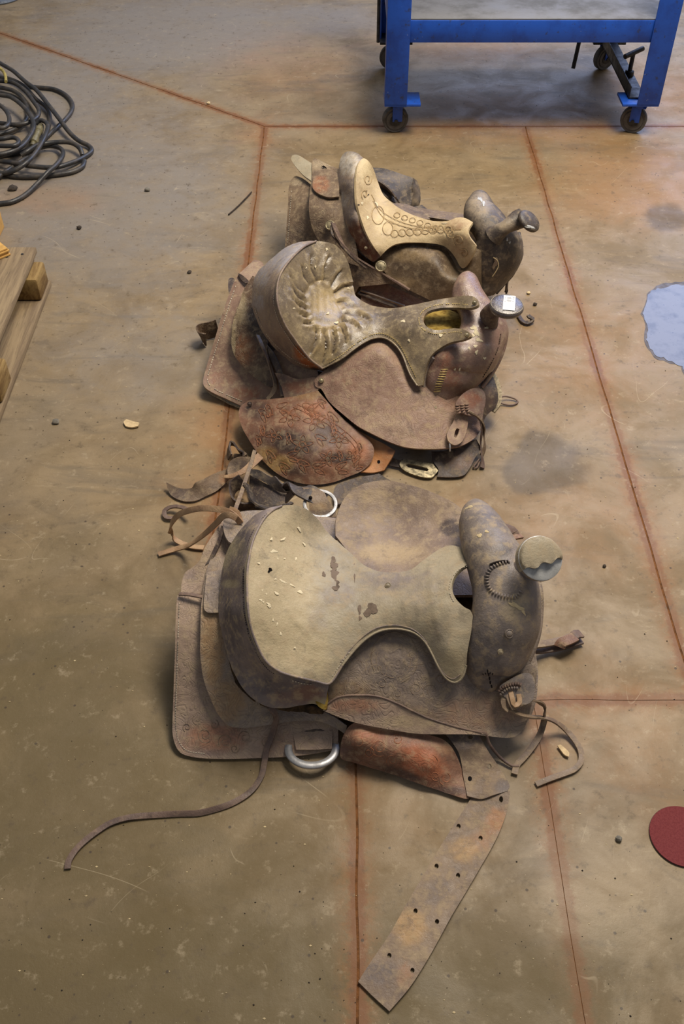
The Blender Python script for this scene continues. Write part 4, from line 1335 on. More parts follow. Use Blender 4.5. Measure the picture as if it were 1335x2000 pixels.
patch('rear_skirt', B, [(464, 537, .175, 'c'), (478, 524, .178), (497, 507, .18, 'c'), (513, 514, .18), (514, 540, .18), (492, 560, .17), (484, 548, .172)], M['b_skirt'], thick=.006, res=6, blobs=[(490, 530, 30, 30, .5, 2)])
patch('lacing_strip', B, [(465, 534, .18), (474, 538, .182), (487, 551, .18), (480, 553, .178), (470, 545, .176)], M['b_dark'], thick=.004, res=4)
patch('far_strap', B, [(446, 545, .12), (453, 542, .12), (458, 546, .12), (452, 562, .115), (447, 575, .11)], M['b_dark'], thick=.004, res=5)
# stirrup strap loop sticking out at the left
ribbon('cinch_strap', B, [(425, 640, .03, 80), (410, 645, .028, 82), (396, 648, .028, 80), (390, 652, .03, 75), (394, 660, .03, 70), (402, 664, .028, 80)], .05, M['b_jockey'], .004)

patch('rear_jockey', B, [(492, 538, 'c'), (476, 566), (468, 590), (457, 621), (453, 650), (453, 678), (460, 698), (481, 723), (508, 745), (527, 756), (534, 752), (535, 740), (526, 710), (520, 670, 'c'), (530, 600, 'c'), (512, 545, 'c')], M['b_jockey'], ZB, .016, thick=.006, res=6,
      blobs=[(470, 600, 14, 40, .7, 2), (455, 660, 6, 60, .9, 2), (480, 680, 30, 40, .6, 0), (500, 620, 20, 60, .6, 1), (505, 730, 24, 20, .5, 2)], amp=.003, label='dark oily panel')
ribbon('string', B, [(503, 655, .16, 30), (512, 676, .15, 30), (522, 700, .125, 40), (531, 728, .10, 40), (537, 752, .085, 40), (532, 768, .07, 20), (522, 780, .06, 0)], .0105, M['strap'], .003)
patch('side_panel', B, [(536, 728, 'c'), (548, 752), (555, 777, 'c'), (592, 772), (620, 762, 'c'), (628, 752), (614, 736, 'c'), (580, 740), (552, 730)], M['b_skirt'], ZB, .018, thick=.005, res=6, blobs=[(580, 755, 40, 16, .6, 0), (550, 740, 16, 16, .6, 1)])
patch('side_strap', B, [(520, 672, 'c'), (534, 690), (548, 722), (556, 772), (548, 774, 'c'), (540, 730), (526, 696)], M['b_dark'], ZB, .017, thick=.005, res=5)

RIM = [(629.6, 720, .15, 'c'), (607, 703, .175), (590, 683, .2), (573, 660, .232), (558, 638, .262), (547, 613, .292), (541, 588, .315), (541, 559, .333), (548, 534, .344), (566, 508, .348), (592, 483, .342), (617, 471, .335)]
SB = RIM + [(630, 471.5, .33), (643, 474, .323), (657, 480, .31), (670, 494.6, .29), (680, 514, .268), (687, 541, .235), (691, 566, .21), (694, 577, .202), (701, 583, .2), (713, 591, .202), (727, 597, .205), (758.5, 602, .214), (780, 600, .222), (805.7, 595, .23), (840, 588, .241), (873.8, 581.6, .25), (900, 578, .272), (915, 577.5, .285), (927, 581, .292), (934, 589, .295), (932, 597, .293), (915, 602, .284),
      (892, 601, .254), (870, 600.5, .25), (848, 604, .244), (833, 611, .241), (826.5, 623, .24), (831, 636, .238), (847, 643.8, .238), (870, 643, .24), (888, 641, .252), (905, 644, .27), (917, 650, .282), (918, 657, .28), (906, 663, .266), (881, 668, .242), (861, 678, .222), (846, 690, .208), (836, 704, .195), (829, 728, .17), (825, 752, .148, 'c'),
      (814, 753, .144), (800, 731, .158), (787, 697, .175), (777, 680, .184), (766, 669, .19), (755, 662, .192), (742, 659, .193), (722, 663, .19), (695, 679, .182), (669, 699, .17)]
# pleats radiating from the seat's dip, crease shade and ridge light painted in
PL = []
cx, cy = 628, 590
ring1 = [(597, 580), (603, 562), (616, 550), (628, 547), (643, 552), (652, 566), (660, 590), (668, 612), (664, 630), (648, 640), (628, 648), (612, 640), (603, 620), (600, 600)]
for k, (a_, b_) in enumerate([((570, 562), (600, 590)), ((572, 583), (603, 604)), ((568, 540), (598, 573)), ((590, 520), (607, 556)), ((608, 500), (620, 548)), ((643, 500), (636, 548)), ((668, 528), (650, 560)), ((688, 556), (656, 570)), ((585, 612), (604, 617)), ((594, 632), (610, 628)), ((606, 690), (620, 645)), ((630, 710), (634, 648)), ((650, 690), (650, 640)), ((675, 668), (664, 632)), ((700, 640), (668, 622)), ((720, 622), (672, 610)), ((690, 596), (660, 588))]):
    a_, b_ = np.array(a_, float), np.array(b_, float)
    m_ = (a_ + b_) / 2 + np.array([-(b_ - a_)[1], (b_ - a_)[0]]) * .08
    PL.append((spline([a_, m_, b_], 4), 3.0, -.0065, 1, .75))
    n_ = np.array([-(b_ - a_)[1], (b_ - a_)[0]]); n_ = n_ / np.linalg.norm(n_) * 8
    PL.append((np.array([a_ + n_ * .5, m_ + n_, b_ + n_ * .8]), 4.5, .0042, 0, .55))
PL.append((spline(ring1, 4, True), 3.5, -.004, 0, .5))
for r_ in ((612, 560, 612, 612), (622, 556, 624, 610), (636, 560, 640, 606), (646, 572, 656, 610)):
    PL.append((np.array([[r_[0], r_[1]], [r_[2], r_[3]]]), 2.6, -.002, 0, .5))
PL += [(spline([(612, 625), (640, 632), (670, 626), (700, 622)], 4), 3, -.0025, 0, .4), (spline([(610, 645), (640, 650), (690, 645), (720, 640)], 4), 3, -.002, 0, .4), (spline([(616, 634), (650, 641), (700, 633)], 4), 4, .002)]
POLB = outline_px(SB, 4)
seatB, zs = patch('seat', B, SB, M['b_seat'], zpts=[(630, 598, .235), (600, 600, .258), (570, 590, .292), (640, 520, .285), (600, 540, .292), (660, 640, .212), (620, 660, .212), (720, 630, .21), (780, 635, .222), (640, 690, .18)], thick=.007, res=4.2, ref=True, amp=.0012, strokes=PL,
                  blobs=[(640, 590, 40, 40, .7, 0), (650, 640, 50, 20, .6, 0), (630, 690, 30, 26, .5, 0), (800, 640, 60, 40, .5, 1), (760, 615, 60, 16, .6, 1), (560, 560, 20, 60, .4, 1), (580, 500, 40, 20, .4, 1), (830, 620, 10, 24, .5, 2), (690, 690, 26, 16, .5, 2), (810, 735, 20, 30, .4, 0)])
welt(seatB, RIM, zs, .0026, M['b_cantle'], .001)
welt(seatB, [(q[0], q[1]) for q in SB[-10:]] + [(631, 719)], zs, .0022, M['b_seat'], .0005)
stitches(seatB, [(638, 711), (668, 692), (694, 671), (722, 655), (745, 651), (768, 661), (784, 680), (800, 712), (812, 738)], zs, M['yellow_thread'], .0012, 4.5, 2.8, 1.2)
stitches(seatB, [(915, 595), (890, 593), (868, 593), (846, 597), (829, 604), (819, 616), (818, 628), (825, 642), (845, 651), (870, 650), (890, 648), (905, 651)], zs, M['yellow_thread'], .0012, 4, 2.4, 1.2)
concho(seatB, 926, 591, .297, .0055, M['brass'], (0, -.5, .85), 'screw')
concho(seatB, 911, 654, .279, .0055, M['brass'], (0, -.5, .85), 'screw')
splats(seatB, [(598, 523, 2.2, 2, 0), (616, 521, 2, 3, 0), (638, 487, 2.6, 3.4, 0), (575, 602, 4, 2, 0), (657, 630, 4, 3, 0), (680, 563, 3, 2, 0), (787, 627, 5, 3, 0), (860, 655, 5, 3, 0), (798, 665, 3, 3, 0), (640, 612, 3, 3, 0)], zs, M['dropping'])

_, zc = patch('cantle', B, [(617, 471, .334, 'c'), (600, 470.5, .335), (580, 474, .33), (553, 486, .315), (530, 505, .29), (507, 526, .265), (497, 544, .248), (492, 570, .23), (493, 600, .21), (503, 630, .19), (516, 655, .172), (533, 676, .156), (553, 695, .142), (573, 711, .13), (593, 719, .123), (617, 722, .122), (636, 725, .128, 'c'), (629.6, 720, .148)] + [(q[0], q[1], q[2] - .001) for q in RIM[1:-1]],
              M['b_cantle'], zpts=[(520, 580, .285), (540, 650, .225), (580, 700, .165), (550, 510, .33)], thick=.009, res=6, ref=True, under=(POLB, zs, .0045),
              blobs=[(610, 705, 40, 16, 1.0, 0, 25), (590, 690, 22, 16, .8, 0, 40), (560, 500, 50, 26, .8, 2, -30), (510, 540, 20, 30, .6, 2), (505, 590, 14, 20, .6, 2), (620, 722, 20, 6, .9, 1), (560, 690, 40, 16, .4, 1)])
stitches(B.children[-1], [(497, 600), (507, 630), (520, 653), (537, 673), (557, 691), (576, 705), (595, 713), (618, 716)], zc, M['thread'], .0012, 4.6, 2.8, 1.2)
stitches(B.children[-1], [(534, 575), (535, 600), (545, 630), (560, 655), (578, 680), (600, 702), (620, 714)], zc, M['thread'], .0012, 4.6, 2.8, 1.2)
patch('cantle_lining', B, [(511, 660, .135), (533, 678, .125), (553, 697, .115), (573, 713, .108), (593, 721, .102), (617, 724, .102), (634, 727, .1, 'c'), (618, 737, .085), (592, 742, .085), (565, 736, .09), (543, 719, .098), (524, 693, .11)], M['b_dark'], thick=.004, res=6, blobs=[(590, 735, 40, 10, .5, 0)])

fjB, zfj = patch('front_jockey', B, [(640, 718, 'c'), (614, 742), (617, 754), (627, 760), (642, 784), (667, 807), (698, 832), (724, 846), (760, 863), (796, 874), (844, 877), (892, 873), (916, 863), (933, 848), (940, 828), (943, 810), (946, 780, 'c'), (935, 755, 'c'), (880, 720, 'c'), (800, 650, 'c'), (740, 640), (690, 670)], M['b_front'], ZB, .020, thick=.006, res=6, under=(POLB, zs, .012), ref=True,
      strokes=[(spiral(690, 730, 20, 1.5, 1), 2.6, .0012), (spiral(730, 700, 18, 1.5, 3), 2.6, .0012), (spiral(740, 750, 20, 1.5, 5), 2.6, .0012), (spiral(700, 770, 16, 1.4, 2), 2.6, .0012), (spiral(780, 760, 16, 1.4, 4), 2.6, .0012), (spiral(660, 745, 12, 1.3, 0), 2.4, .001), (spiral(770, 720, 14, 1.3, 2), 2.4, .001), ([(650, 790), (700, 820), (760, 848), (840, 862), (900, 858)], 3, -.0012)],
      blobs=[(690, 740, 60, 40, .35, 0), (760, 830, 90, 30, .45, 2, 20), (860, 800, 60, 30, .35, 2), (820, 770, 30, 20, .5, 1), (650, 720, 20, 20, .6, 1), (880, 780, 40, 30, .5, 0), (750, 680, 60, 30, .4, 2)])
cb, zcb = patch('concho_tab', B, [(613, 745, .118), (620, 736, .123), (632, 735, .125), (640, 744, .12), (637, 755, .114), (625, 758, .112), (616, 754, .114)], M['b_skirt'], thick=.004, res=4, ref=True)
concho(cb, 627, 743, .127, .0065, M['brass'], (-.1, -.6, .8), 'screw_head', 'brass screw head')
concho(B, 850, 797, .105, .006, M['brass'], (0, -.6, .8), 'screw_head', 'brass screw head')
patch('front_skirt', B, [(957, 728, .11, 'c'), (966, 745, .1), (972, 769, .085), (971, 788, .07), (961, 801, .06), (948, 814, .052), (940, 840, .04, 'c'), (920, 850, .05, 'c'), (918, 760, .11, 'c')], M['b_dark'], thick=.006, res=6, ref=False, blobs=[(950, 780, 20, 40, .5, 0)])
ribbon('fleece_edge', B, [(958, 727, .1), (968, 744, .092), (974, 768, .076), (973, 788, .062), (962, 804, .05)], .012, M['fleece'], .006)
patch('front_skirt', B, [(842, 882, .03, 'c'), (868, 880, .032), (905, 866, .04), (930, 858, .045, 'c'), (938, 876, .03), (926, 896, .02), (918, 912, .014), (905, 928, .01), (880, 932, .009), (853, 931, .009, 'c'), (856, 917, .015), (846, 902, .022)], M['b_dark'], thick=.006, res=6, blobs=[(900, 900, 40, 20, .6, 0)])
# tie patch, slotted keeper and hanging strings
tp, zp = patch('tie_patch', B, [(890, 787, .12), (905, 768, .128), (925, 758, .126), (942, 762, .116), (948, 778, .105), (942, 802, .09), (925, 812, .09), (905, 808, .1), (892, 800, .11)], M['b_fork'], off=.014, thick=.005, res=5, ref=True, blobs=[(920, 780, 26, 20, .6, 0)])
for d_ in (0, 9, 18):
    whip(tp, [(892 + d_, 790 - d_ * .1), (893 + d_, 800), (899 + d_, 812 - d_ * .2)], zp, 7, M['b_front'], 5, 4, .003)
sl = [(888, 842), (892, 836), (897, 838), (895, 846), (890, 855), (886, 853)]
patch('latigo_keeper', B, [(892, 808), (900, 805), (912, 812), (913, 830), (908, 850), (900, 864), (888, 869), (877, 864), (872, 852), (876, 838), (885, 824)], M['b_skirt'], ZB, .034, thick=.005, res=5, holes=[sl], blobs=[(890, 850, 16, 16, .5, 2)])
tube('nail', B, [(878, 864, .078), (878, 874, .07), (878, 881, .06)], .0022, M['steel'])
ribbon('string', B, [(905, 795, .118, 20), (918, 804, .112, 30), (932, 814, .1, 50), (941, 826, .085, 60), (944, 850, .05, 70), (946, 872, .03, 70), (940, 890, .015, 60)], .012, M['strap'], .0035)
ribbon('string', B, [(936, 815, .095, 60), (940, 840, .07, 70), (938, 870, .035, 80), (942, 900, .012, 60), (941, 914, .006, 30)], .012, M['dark_lace'], .0035)
tube('string', B, [(936, 896, .012), (929, 905, .008), (924, 913, .006), (930, 914, .005), (936, 902, .008)], .0025, M['dark_lace'])
# flat slotted rigging plate on its strap
slot = [(792, 908), (797, 905.5), (815, 909), (833, 914), (837, 917), (834, 920.5), (815, 917), (796, 912.5)]
patch('rigging_plate', B, [(780, 905, .016), (786, 898, .018), (796, 897, .018), (820, 902, .018), (844, 905, .018, 'c'), (850, 912, .014), (856, 918, .012, 'c'), (850, 926, .01), (843, 932, .009), (827, 932, .009), (808, 927, .009), (792, 920, .01), (782, 912, .012)], M['brass'], thick=.005, res=5, holes=[slot], amp=.0003)
patch('cinch_strap', B, [(742, 888, .02), (760, 893, .018), (795, 903, .012, 'c'), (788, 914, .009, 'c'), (760, 909, .008), (742, 902, .01)], M['b_dark'], thick=.004, res=5)

# broad tooled fender hanging to the floor
FB = [(483, 783, .062, 'c'), (500, 780, .07), (517, 780, .076), (570, 775, .092), (600, 768, .1), (620, 762, .106, 'c'), (632, 776, .1), (654, 802, .085), (675, 822, .075), (695, 839, .066), (718, 858, .054), (729, 874, .045), (729, 890, .035), (722, 906, .024), (706, 920, .014), (680, 931, .01), (654, 941, .008), (627, 946, .008), (601, 946, .008), (578, 942, .009), (559, 935, .01), (540, 924, .012), (522, 909, .016), (508, 893, .022), (496, 875, .03), (484, 856, .038), (473, 836, .047), (466, 812, .054), (469, 795, .058)]
rnd = random.Random(4)
LV = []
for x, y, r, ph in [(565, 815, 22, 10), (615, 822, 24, 40), (662, 858, 20, 20), (590, 868, 22, 60), (640, 895, 19, 0), (535, 850, 17, 30), (690, 890, 15, 10)]:
    LV += flower(x, y, r, 5, ph)
for x, y, L_, a in [(505, 800, 26, 30), (520, 790, 24, 60), (540, 795, 24, -20), (590, 790, 24, 10), (600, 800, 26, -30), (640, 805, 28, 40), (650, 830, 22, 80), (560, 845, 22, 70), (615, 850, 24, 20), (560, 890, 24, -20), (580, 900, 26, 20), (610, 910, 28, -10), (655, 915, 26, -30), (690, 910, 18, -50), (510, 830, 22, 80), (500, 850, 20, 60), (520, 880, 24, 40), (545, 905, 24, 25), (700, 865, 18, 70), (660, 880, 18, 60), (620, 780, 18, 20)]:
    LV.append(leaf(x, y, L_, L_ * .24, a))
    LV.append(leaf(x + 5, y + 6, L_ * .8, L_ * .2, a + 35))
LV.append(spline([(572, 795), (610, 812), (660, 842), (694, 876), (692, 912)], 5))
LV.append(spline([(580, 790), (616, 806), (666, 836), (702, 874), (700, 910)], 5))
SF = [(l, 2.2, -.0018, 0, .5) for l in LV]
fnB, zfb = patch('fender', B, FB, M['b_fender'], zpts=[(590, 850, .08), (540, 850, .065), (650, 880, .06), (600, 900, .05)], thick=.006, res=3.6, strokes=SF, ref=True,
      blobs=[(570, 865, 60, 30, .75, 1, 15), (640, 850, 50, 26, .6, 1, 20), (500, 800, 36, 26, .6, 1), (660, 895, 40, 14, .7, 1), (560, 915, 50, 14, .6, 1, 15), (545, 905, 30, 18, .9, 2), (520, 885, 24, 16, .7, 2), (620, 800, 50, 26, .55, 0), (700, 880, 26, 30, .6, 0), (600, 772, 40, 14, .5, 2), (640, 915, 60, 20, .4, 0), (560, 790, 40, 16, .4, 1)])
carve(fnB, [t_[0] for t_ in SF], zfb, M['carve_fender'], .0006, .0002)
patch('fender_tip', B, [(695, 838, .048, 'c'), (727, 856, .046), (748, 866, .046), (771, 880, .046, 'c'), (764, 895, .034), (750, 918, .016, 'c'), (727, 923, .012), (704, 922, .010, 'c'), (715, 890, .022)], M['b_orange'], thick=.004, res=5, holes=[hole(739, 902, 3.4, 1.1)], label='bright orange unstained strap end',
      blobs=[(765, 882, 12, 8, .8, 0)])
concho(B, 487, 789, .07, .006, M['b_dark'], (0, -.6, .8), 'rivet')

# fork, swells and horn
FBk = [(850, 784, .108, 876, 787, .106, .006), (834, 766, .12, 902, 772, .105, .03), (829, 744, .142, 930, 756, .11, .046), (834, 715, .17, 954, 728, .125, .054), (850, 692, .2, 970, 702, .145, .056), (872, 672, .212, 981, 674, .165, .05), (893, 652, .226, 988, 650, .185, .042), (902, 630, .236, 985, 632, .2, .036), (898, 606, .244, 966, 610, .22, .034), (884, 584, .252, 950, 587, .235, .034), (883, 564, .262, 938, 568, .245, .033), (890, 546, .268, 929, 549, .252, .026), (899, 536, .262, 918, 538, .255, .012), (905, 533, .26, 911, 533, .258, .003)]
fkB = loft('fork', B, FBk, M['b_fork'], blobs=[(870, 720, 30, 40, .6, 0), (880, 740, 30, 26, .5, 0), (855, 720, 12, 50, .6, 1), (935, 620, 30, 20, .5, 1), (925, 660, 20, 14, .8, 2), (905, 690, 24, 10, .4, 2), (900, 560, 16, 20, .5, 1)], amp=.001)
zfk = surface(fkB)
whip(fkB, [(868, 720), (863, 735), (857, 750), (852, 768)], zfk, 13, M['yellow_thread'], 5, 2.6, .0035, 20)
splats(fkB, [(925, 640, 8, 5, 30), (930, 650, 10, 5, 60), (935, 664, 9, 4, 20), (922, 655, 6, 4, 0), (888, 722, 2, 4, 0), (897, 722, 2, 4, 30), (930, 688, 3, 6, 20), (928, 676, 5, 3, 0), (916, 680, 3, 3, 0), (950, 640, 5, 3, 0), (946, 700, 3, 3, 0)], zfk, M['dropping'], .0006)
tube('gullet_binding', B, [(980, 618, .215), (988, 645, .2), (984, 675, .175), (973, 705, .148), (956, 735, .12), (940, 757, .1)], .006, M['b_fork'])
stitches(fkB, [(978, 650), (972, 680), (958, 712), (942, 738)], lambda q: zfk(q), M['dark_thread'], .001, 4.5, 2.8, 1.2)
tube('swell_binding', B, [(846, 698, .196), (835, 715, .172), (828, 738, .148), (829, 757, .128), (839, 776, .112), (852, 788, .1)], .0055, M['c_cantle'])
hn = loft('horn', B, [(936, 612, .268, 972, 634, .235, .026), (944, 602, .285, 974, 620, .262, .022), (956, 594, .305, 984, 610, .29, .019), (966, 590, .322, 996, 606, .31, .017), (972, 590, .328, 1004, 602, .322, .014)], M['b_dark'], blobs=[(950, 610, 20, 16, .5, 0)])
cc = V3(989.5, 594, .345)
nrm = np.array([.04, -.06, 1.0]); nrm /= np.linalg.norm(nrm)
mb = MB()
disc(mb, cc - nrm * .021, nrm, [(0, 0), (.028, .001), (.0375, .008), (.0395, .014), (.0385, .019), (.035, .0215), (.02, .0228), (0, .0232)], 40)
capB = mb.build('horn_cap', M['b_gloss'], hn, 50)
mb = MB()
for a in np.linspace(0, 2 * math.pi, 64, endpoint=False):
    e = np.array([math.cos(a), math.sin(a), 0]); t = np.array([-math.sin(a), math.cos(a), 0])
    p = cc - nrm * .021 + e * .0365 + nrm * (.0212 - .06 * e[1] * 0 )
    p[2] += -(.04 * e[0] - .06 * e[1]) * .0365
    mb.tube([p - t * .0011, p + t * .0011], .0008, 5)
mb.build('stitching', M['thread'], hn, 60, 'stuff')
# paper sticker with its faint print
q = [(983.5, 576.5), (1006.5, 578), (1004.5, 606.5), (981, 604.5)]
zl = .3482
top = np.array([V3(x, y, zl - (.04 * (V3(x, y, zl)[0] - cc[0]) - .06 * (V3(x, y, zl)[1] - cc[1]))) for x, y in q])
lab = MB().add(np.concatenate([top, top - [0, 0, .0006]]), [(0, 3, 2, 1), (4, 5, 6, 7), (0, 1, 5, 4), (1, 2, 6, 5), (2, 3, 7, 6), (3, 0, 4, 7)]).build('lot_sticker', M['paper'], hn, 30, None, 'white paper sticker')
mb = MB()
uu, vv_ = top[1] - top[0], top[3] - top[0]
for (u0, u1, v0, v1) in [(.28, .62, .14, .17), (.28, .68, .20, .23), (.30, .64, .27, .29), (.28, .66, .34, .37), (.28, .66, .39, .41), (.36, .46, .45, .47), (.10, .20, .17, .2), (.10, .18, .25, .27), (.10, .22, .36, .38), (.10, .2, .42, .44), (.78, .92, .12, .17), (.78, .88, .24, .26), (.76, .86, .38, .41)]:
    c4 = [top[0] + uu * a + vv_ * b + [0, 0, .0003] for a, b in ((u0, v0), (u0, v1), (u1, v1), (u1, v0))]
    mb.add(c4, [(0, 1, 2, 3)])
mb.build('faint_print', M['ink'], lab, 30, 'stuff')
# handhold padding seen through the seat slot
patch('padding', B, [(828, 612, .2), (850, 606, .2), (880, 606, .2), (905, 620, .2), (900, 640, .2), (870, 648, .2), (836, 640, .2)], M['foam'], thick=.02, res=6, amp=.004)
tube('wire_loop', B, [(968, 780, .02), (985, 774, .012), (1005, 779, .006), (1011, 785, .004), (1000, 791, .004), (982, 789, .005), (970, 784, .012)], .0022, M['dark_lace'])
# straps heaped at the rear corner, toward the near saddle
patch('rear_cinch', B, [(324, 942, .022, 'c'), (330, 962, .008), (340, 972, .006), (360, 979, .006), (382, 978, .006), (402, 969, .007), (424, 958, .008), (447, 937, .012, 'c'), (446, 915, .03, 'c'), (420, 924, .032), (398, 935, .035), (380, 944, .035), (374, 953, .022), (350, 953, .018)], M['strap'], thick=.005, res=5, blobs=[(350, 965, 30, 16, .6, 1), (410, 945, 30, 16, .4, 1), (440, 935, 20, 14, .6, 0)])
patch('rear_cinch', B, [(447, 935, .03, 'c'), (444, 915, .04), (452, 898, .05), (470, 892, .055), (490, 893, .05), (506, 898, .045, 'c'), (500, 910, .035), (478, 918, .03), (462, 932, .02)], M['strap'], thick=.005, res=5, blobs=[(470, 910, 30, 16, .6, 1)])
ribbon('buckle_loop', B, [(449, 893, .03, 60), (446, 880, .03, 70), (450, 866, .032, 70), (458, 868, .034, 70), (466, 880, .034, 70), (478, 888, .03, 70), (470, 894, .02, 70), (456, 894, .02, 70)], .02, M['b_dark'], .004)
ribbon('string', B, [(508, 890, .05, 30, 1.5), (496, 902, .05, 20, 1.5), (484, 914, .048, 20, 1.3), (468, 924, .045, 20, 1.0), (452, 930, .04, 20, .9), (438, 931, .035, 20, .6)], .012, M['lace'], .003)
ribbon('string', B, [(497, 880, .06, 20), (490, 905, .055, 20), (480, 935, .05, 20), (470, 965, .06, 20), (461, 990, .1, 20), (457, 1003, .12, 20)], .009, M['strap'], .003)
patch('cinch_billet', B, [(487, 916, .05, 'c'), (505, 918, .055), (530, 932, .05), (536, 930, .055), (550, 945, .05), (568, 950, .045, 'c'), (562, 962, .03), (540, 958, .03), (526, 948, .035), (505, 936, .04), (489, 928, .045)], M['dark_strap'], thick=.005, res=5, blobs=[(520, 930, 30, 10, .6, 0)])
patch('cinch_billet', B, [(488, 925, .035, 'c'), (520, 945, .03), (562, 960, .025, 'c'), (560, 990, .008), (540, 1000, .008, 'c'), (495, 990, .008), (486, 960, .015)], M['b_dark'], thick=.004, res=6)
ribbon('cinch_loop', B, [(474, 938, .04, 70), (456, 950, .03, 75), (452, 965, .025, 80), (458, 982, .02, 80), (476, 990, .015, 75), (496, 984, .02, 60)], .034, M['b_dark'], .004)
ribbon('cinch_loop', B, [(480, 945, .05, 60), (488, 962, .04, 60), (496, 980, .03, 50), (520, 992, .02, 30), (545, 990, .015, 20), (565, 980, .012, 20)], .03, M['dark_strap'], .004)
patch('cinch_billet', B, [(655, 950, .02), (690, 935, .025), (740, 925, .03, 'c'), (762, 938, .02, 'c'), (700, 960, .015), (662, 985, .012), (652, 980, .012)], M['b_dark'], thick=.004, res=6)
# far ring of the near saddle with its leather loop
flat_ring('dee_ring', A, V3(625, 985, .09), (1, .1, 0), (0, 1, .2), .030, .030, .038, .038, .007, M['steel'])
ribbon('ring_tab', A, [(566, 975, .06, 70), (563, 958, .07, 80), (574, 950, .085, 60), (588, 956, .095, 10), (606, 964, .1, 0), (634, 980, .085, 0)], .045, M['dark_strap'], .005)
patch('ring_tab', A, [(590, 952, .1, 'c'), (612, 953, .104), (632, 961, .104), (640, 976, .1, 'c'), (654, 996, .088), (656, 1010, .08, 'c'), (604, 1008, .08, 'c'), (602, 975, .1), (596, 962, .1)], M['strap'], thick=.006, res=5, blobs=[(620, 990, 30, 12, .5, 2), (625, 1000, 30, 8, .6, 1)])
concho(A, 606, 972, .106, .004, M['dark_thread'], (0, -.5, .85), 'rivet')

# ------------------------------------------------------------------ far saddle
C = thing('saddle', V3(800, 560, 0), 'smaller brown leather riding saddle with pale tan carved seat, farthest from the camera', 'saddle')
ZC = TPS([(563, 350, .2), (560, 400, .17), (556, 480, .1), (610, 315, .235), (605, 400, .2), (625, 470, .13), (660, 330, .24), (660, 450, .17), (690, 500, .13), (760, 480, .16), (850, 475, .2), (910, 500, .19), (760, 546, .09), (830, 582, .07), (890, 560, .11), (950, 590, .05), (1000, 500, .15), (575, 303, .24), (550, 540, .03)])
barrel('saddle_lining', C, .16, 2.60, -16, .56, .2, .12, M['under'])
barrel('skirt', C, .16, 2.62, -16, .60, .27, .14, M['c_skirt'], .1, 1.0)
patch('back_billet', C, [(568, 311), (572, 303), (582, 303), (608, 319, 'c'), (608, 354, 'c'), (588, 338)], M['c_pale'], ZC, .015, thick=.006, res=5, blobs=[(572, 320, 8, 20, .5, 1)])
_, zz = patch('rear_skirt', C, [(575, 345), (565, 360), (562, 397), (559, 448), (556, 482, 'c'), (553, 530, 'c'), (620, 530, 'c'), (625, 440), (612, 365, 'c'), (590, 348)], M['c_skirt'], ZC, 0, thick=.006, res=6, ref=True,
              strokes=[(spiral(586, 395, 10, 1.3, a, 1.6), 2, .0012, 2, .4) for a in (0, 2)] + [(spiral(588, 425, 9, 1.2, 1, 1.5), 2, .0012, 2, .4), (spiral(584, 450, 8, 1.2, 3, 1.5), 2, .0012, 2, .4)], blobs=[(580, 355, 20, 12, .6, 2), (590, 460, 30, 30, .5, 1)])
stitches(C.children[-1], [(570, 366), (567, 400), (564, 440), (561, 478)], zz, M['thread'], .0012, 4.5, 2.6, 1.0)
patch('rear_jockey', C, [(613, 309), (609, 316), (609, 343), (604, 381), (603, 410), (609, 444), (622, 470), (640, 500, 'c'), (700, 520, 'c'), (690, 450), (672, 380), (666, 332, 'c'), (634, 318), (621, 311)], M['c_skirt'], ZC, .018, thick=.006, res=6,
      strokes=[(spiral(630, 400, 12, 1.4, 0, 1.4), 2.2, .0012, 2, .4), (spiral(622, 425, 10, 1.3, 2, 1.4), 2.2, .0012, 2, .4), (spiral(642, 412, 10, 1.3, 4, 1.3), 2.2, .0012, 2, .4), (spiral(625, 450, 9, 1.3, 1), 2.2, .001, 2, .4)], blobs=[(630, 320, 30, 14, .6, 2), (640, 470, 30, 40, .6, 1)])
patch('overlap_tab', C, [(612, 345, 'c'), (610, 366), (620, 377), (640, 385), (662, 384, 'c'), (662, 340, 'c'), (645, 332, 'c'), (630, 330)], M['c_skirt'], ZC, .026, thick=.005, res=5, blobs=[(626, 360, 18, 18, .9, 0), (648, 350, 14, 20, .4, 1)])
splats(C.children[-1], [(633, 326, 7, 2, 35)], lambda q: ZC(q) + .02, M['hole'], .001, 'slot')
concho(C, 644, 440, float(ZC([(644, 440)])[0]) + .022, .014, M['brass'], (-.2, -.7, .7), 'concho', 'round tarnished metal concho')
SC_ = [(743, 501, .165, 'c'), (729, 481, .192), (716, 458, .215), (706, 431, .243), (697, 397, .28), (695, 364, .306), (696, 334, .324), (700, 318, .331), (709, 309, .332), (718, 313.5, .325), (729, 330, .3), (737, 353, .268), (747.6, 378.6, .247), (766, 397, .24), (791, 413, .236), (820, 425, .236), (838, 430, .238), (856, 432, .243), (876, 431, .252), (894, 425, .262), (908, 426, .267), (923, 434, .27, 'c'), (913.4, 450, .267), (916, 462, .262), (922, 471, .256), (930, 480, .248, 'c'), (922, 499, .222), (913, 515, .188), (904, 524, .168), (897, 519, .17), (889.5, 505, .18), (877.5, 489, .193), (863, 479.5, .2), (839, 475, .204), (796, 473.5, .2), (772, 477, .196), (758, 485, .187), (748, 495, .175)]
CIR = []
for k in range(8):
    CIR.append((spiral(770 + k * 15, 456 - k * 1.4 + (0 if k < 7 else 3), 7, 1, 0, 1.0, 0, 0), 1.8, -.0024, 1, .62))
    if k < 6:
        CIR.append((spiral(775 + k * 15, 420 + k * 5, 6, 1, 0, .8, 0, 0), 1.8, -.0024, 1, .62))
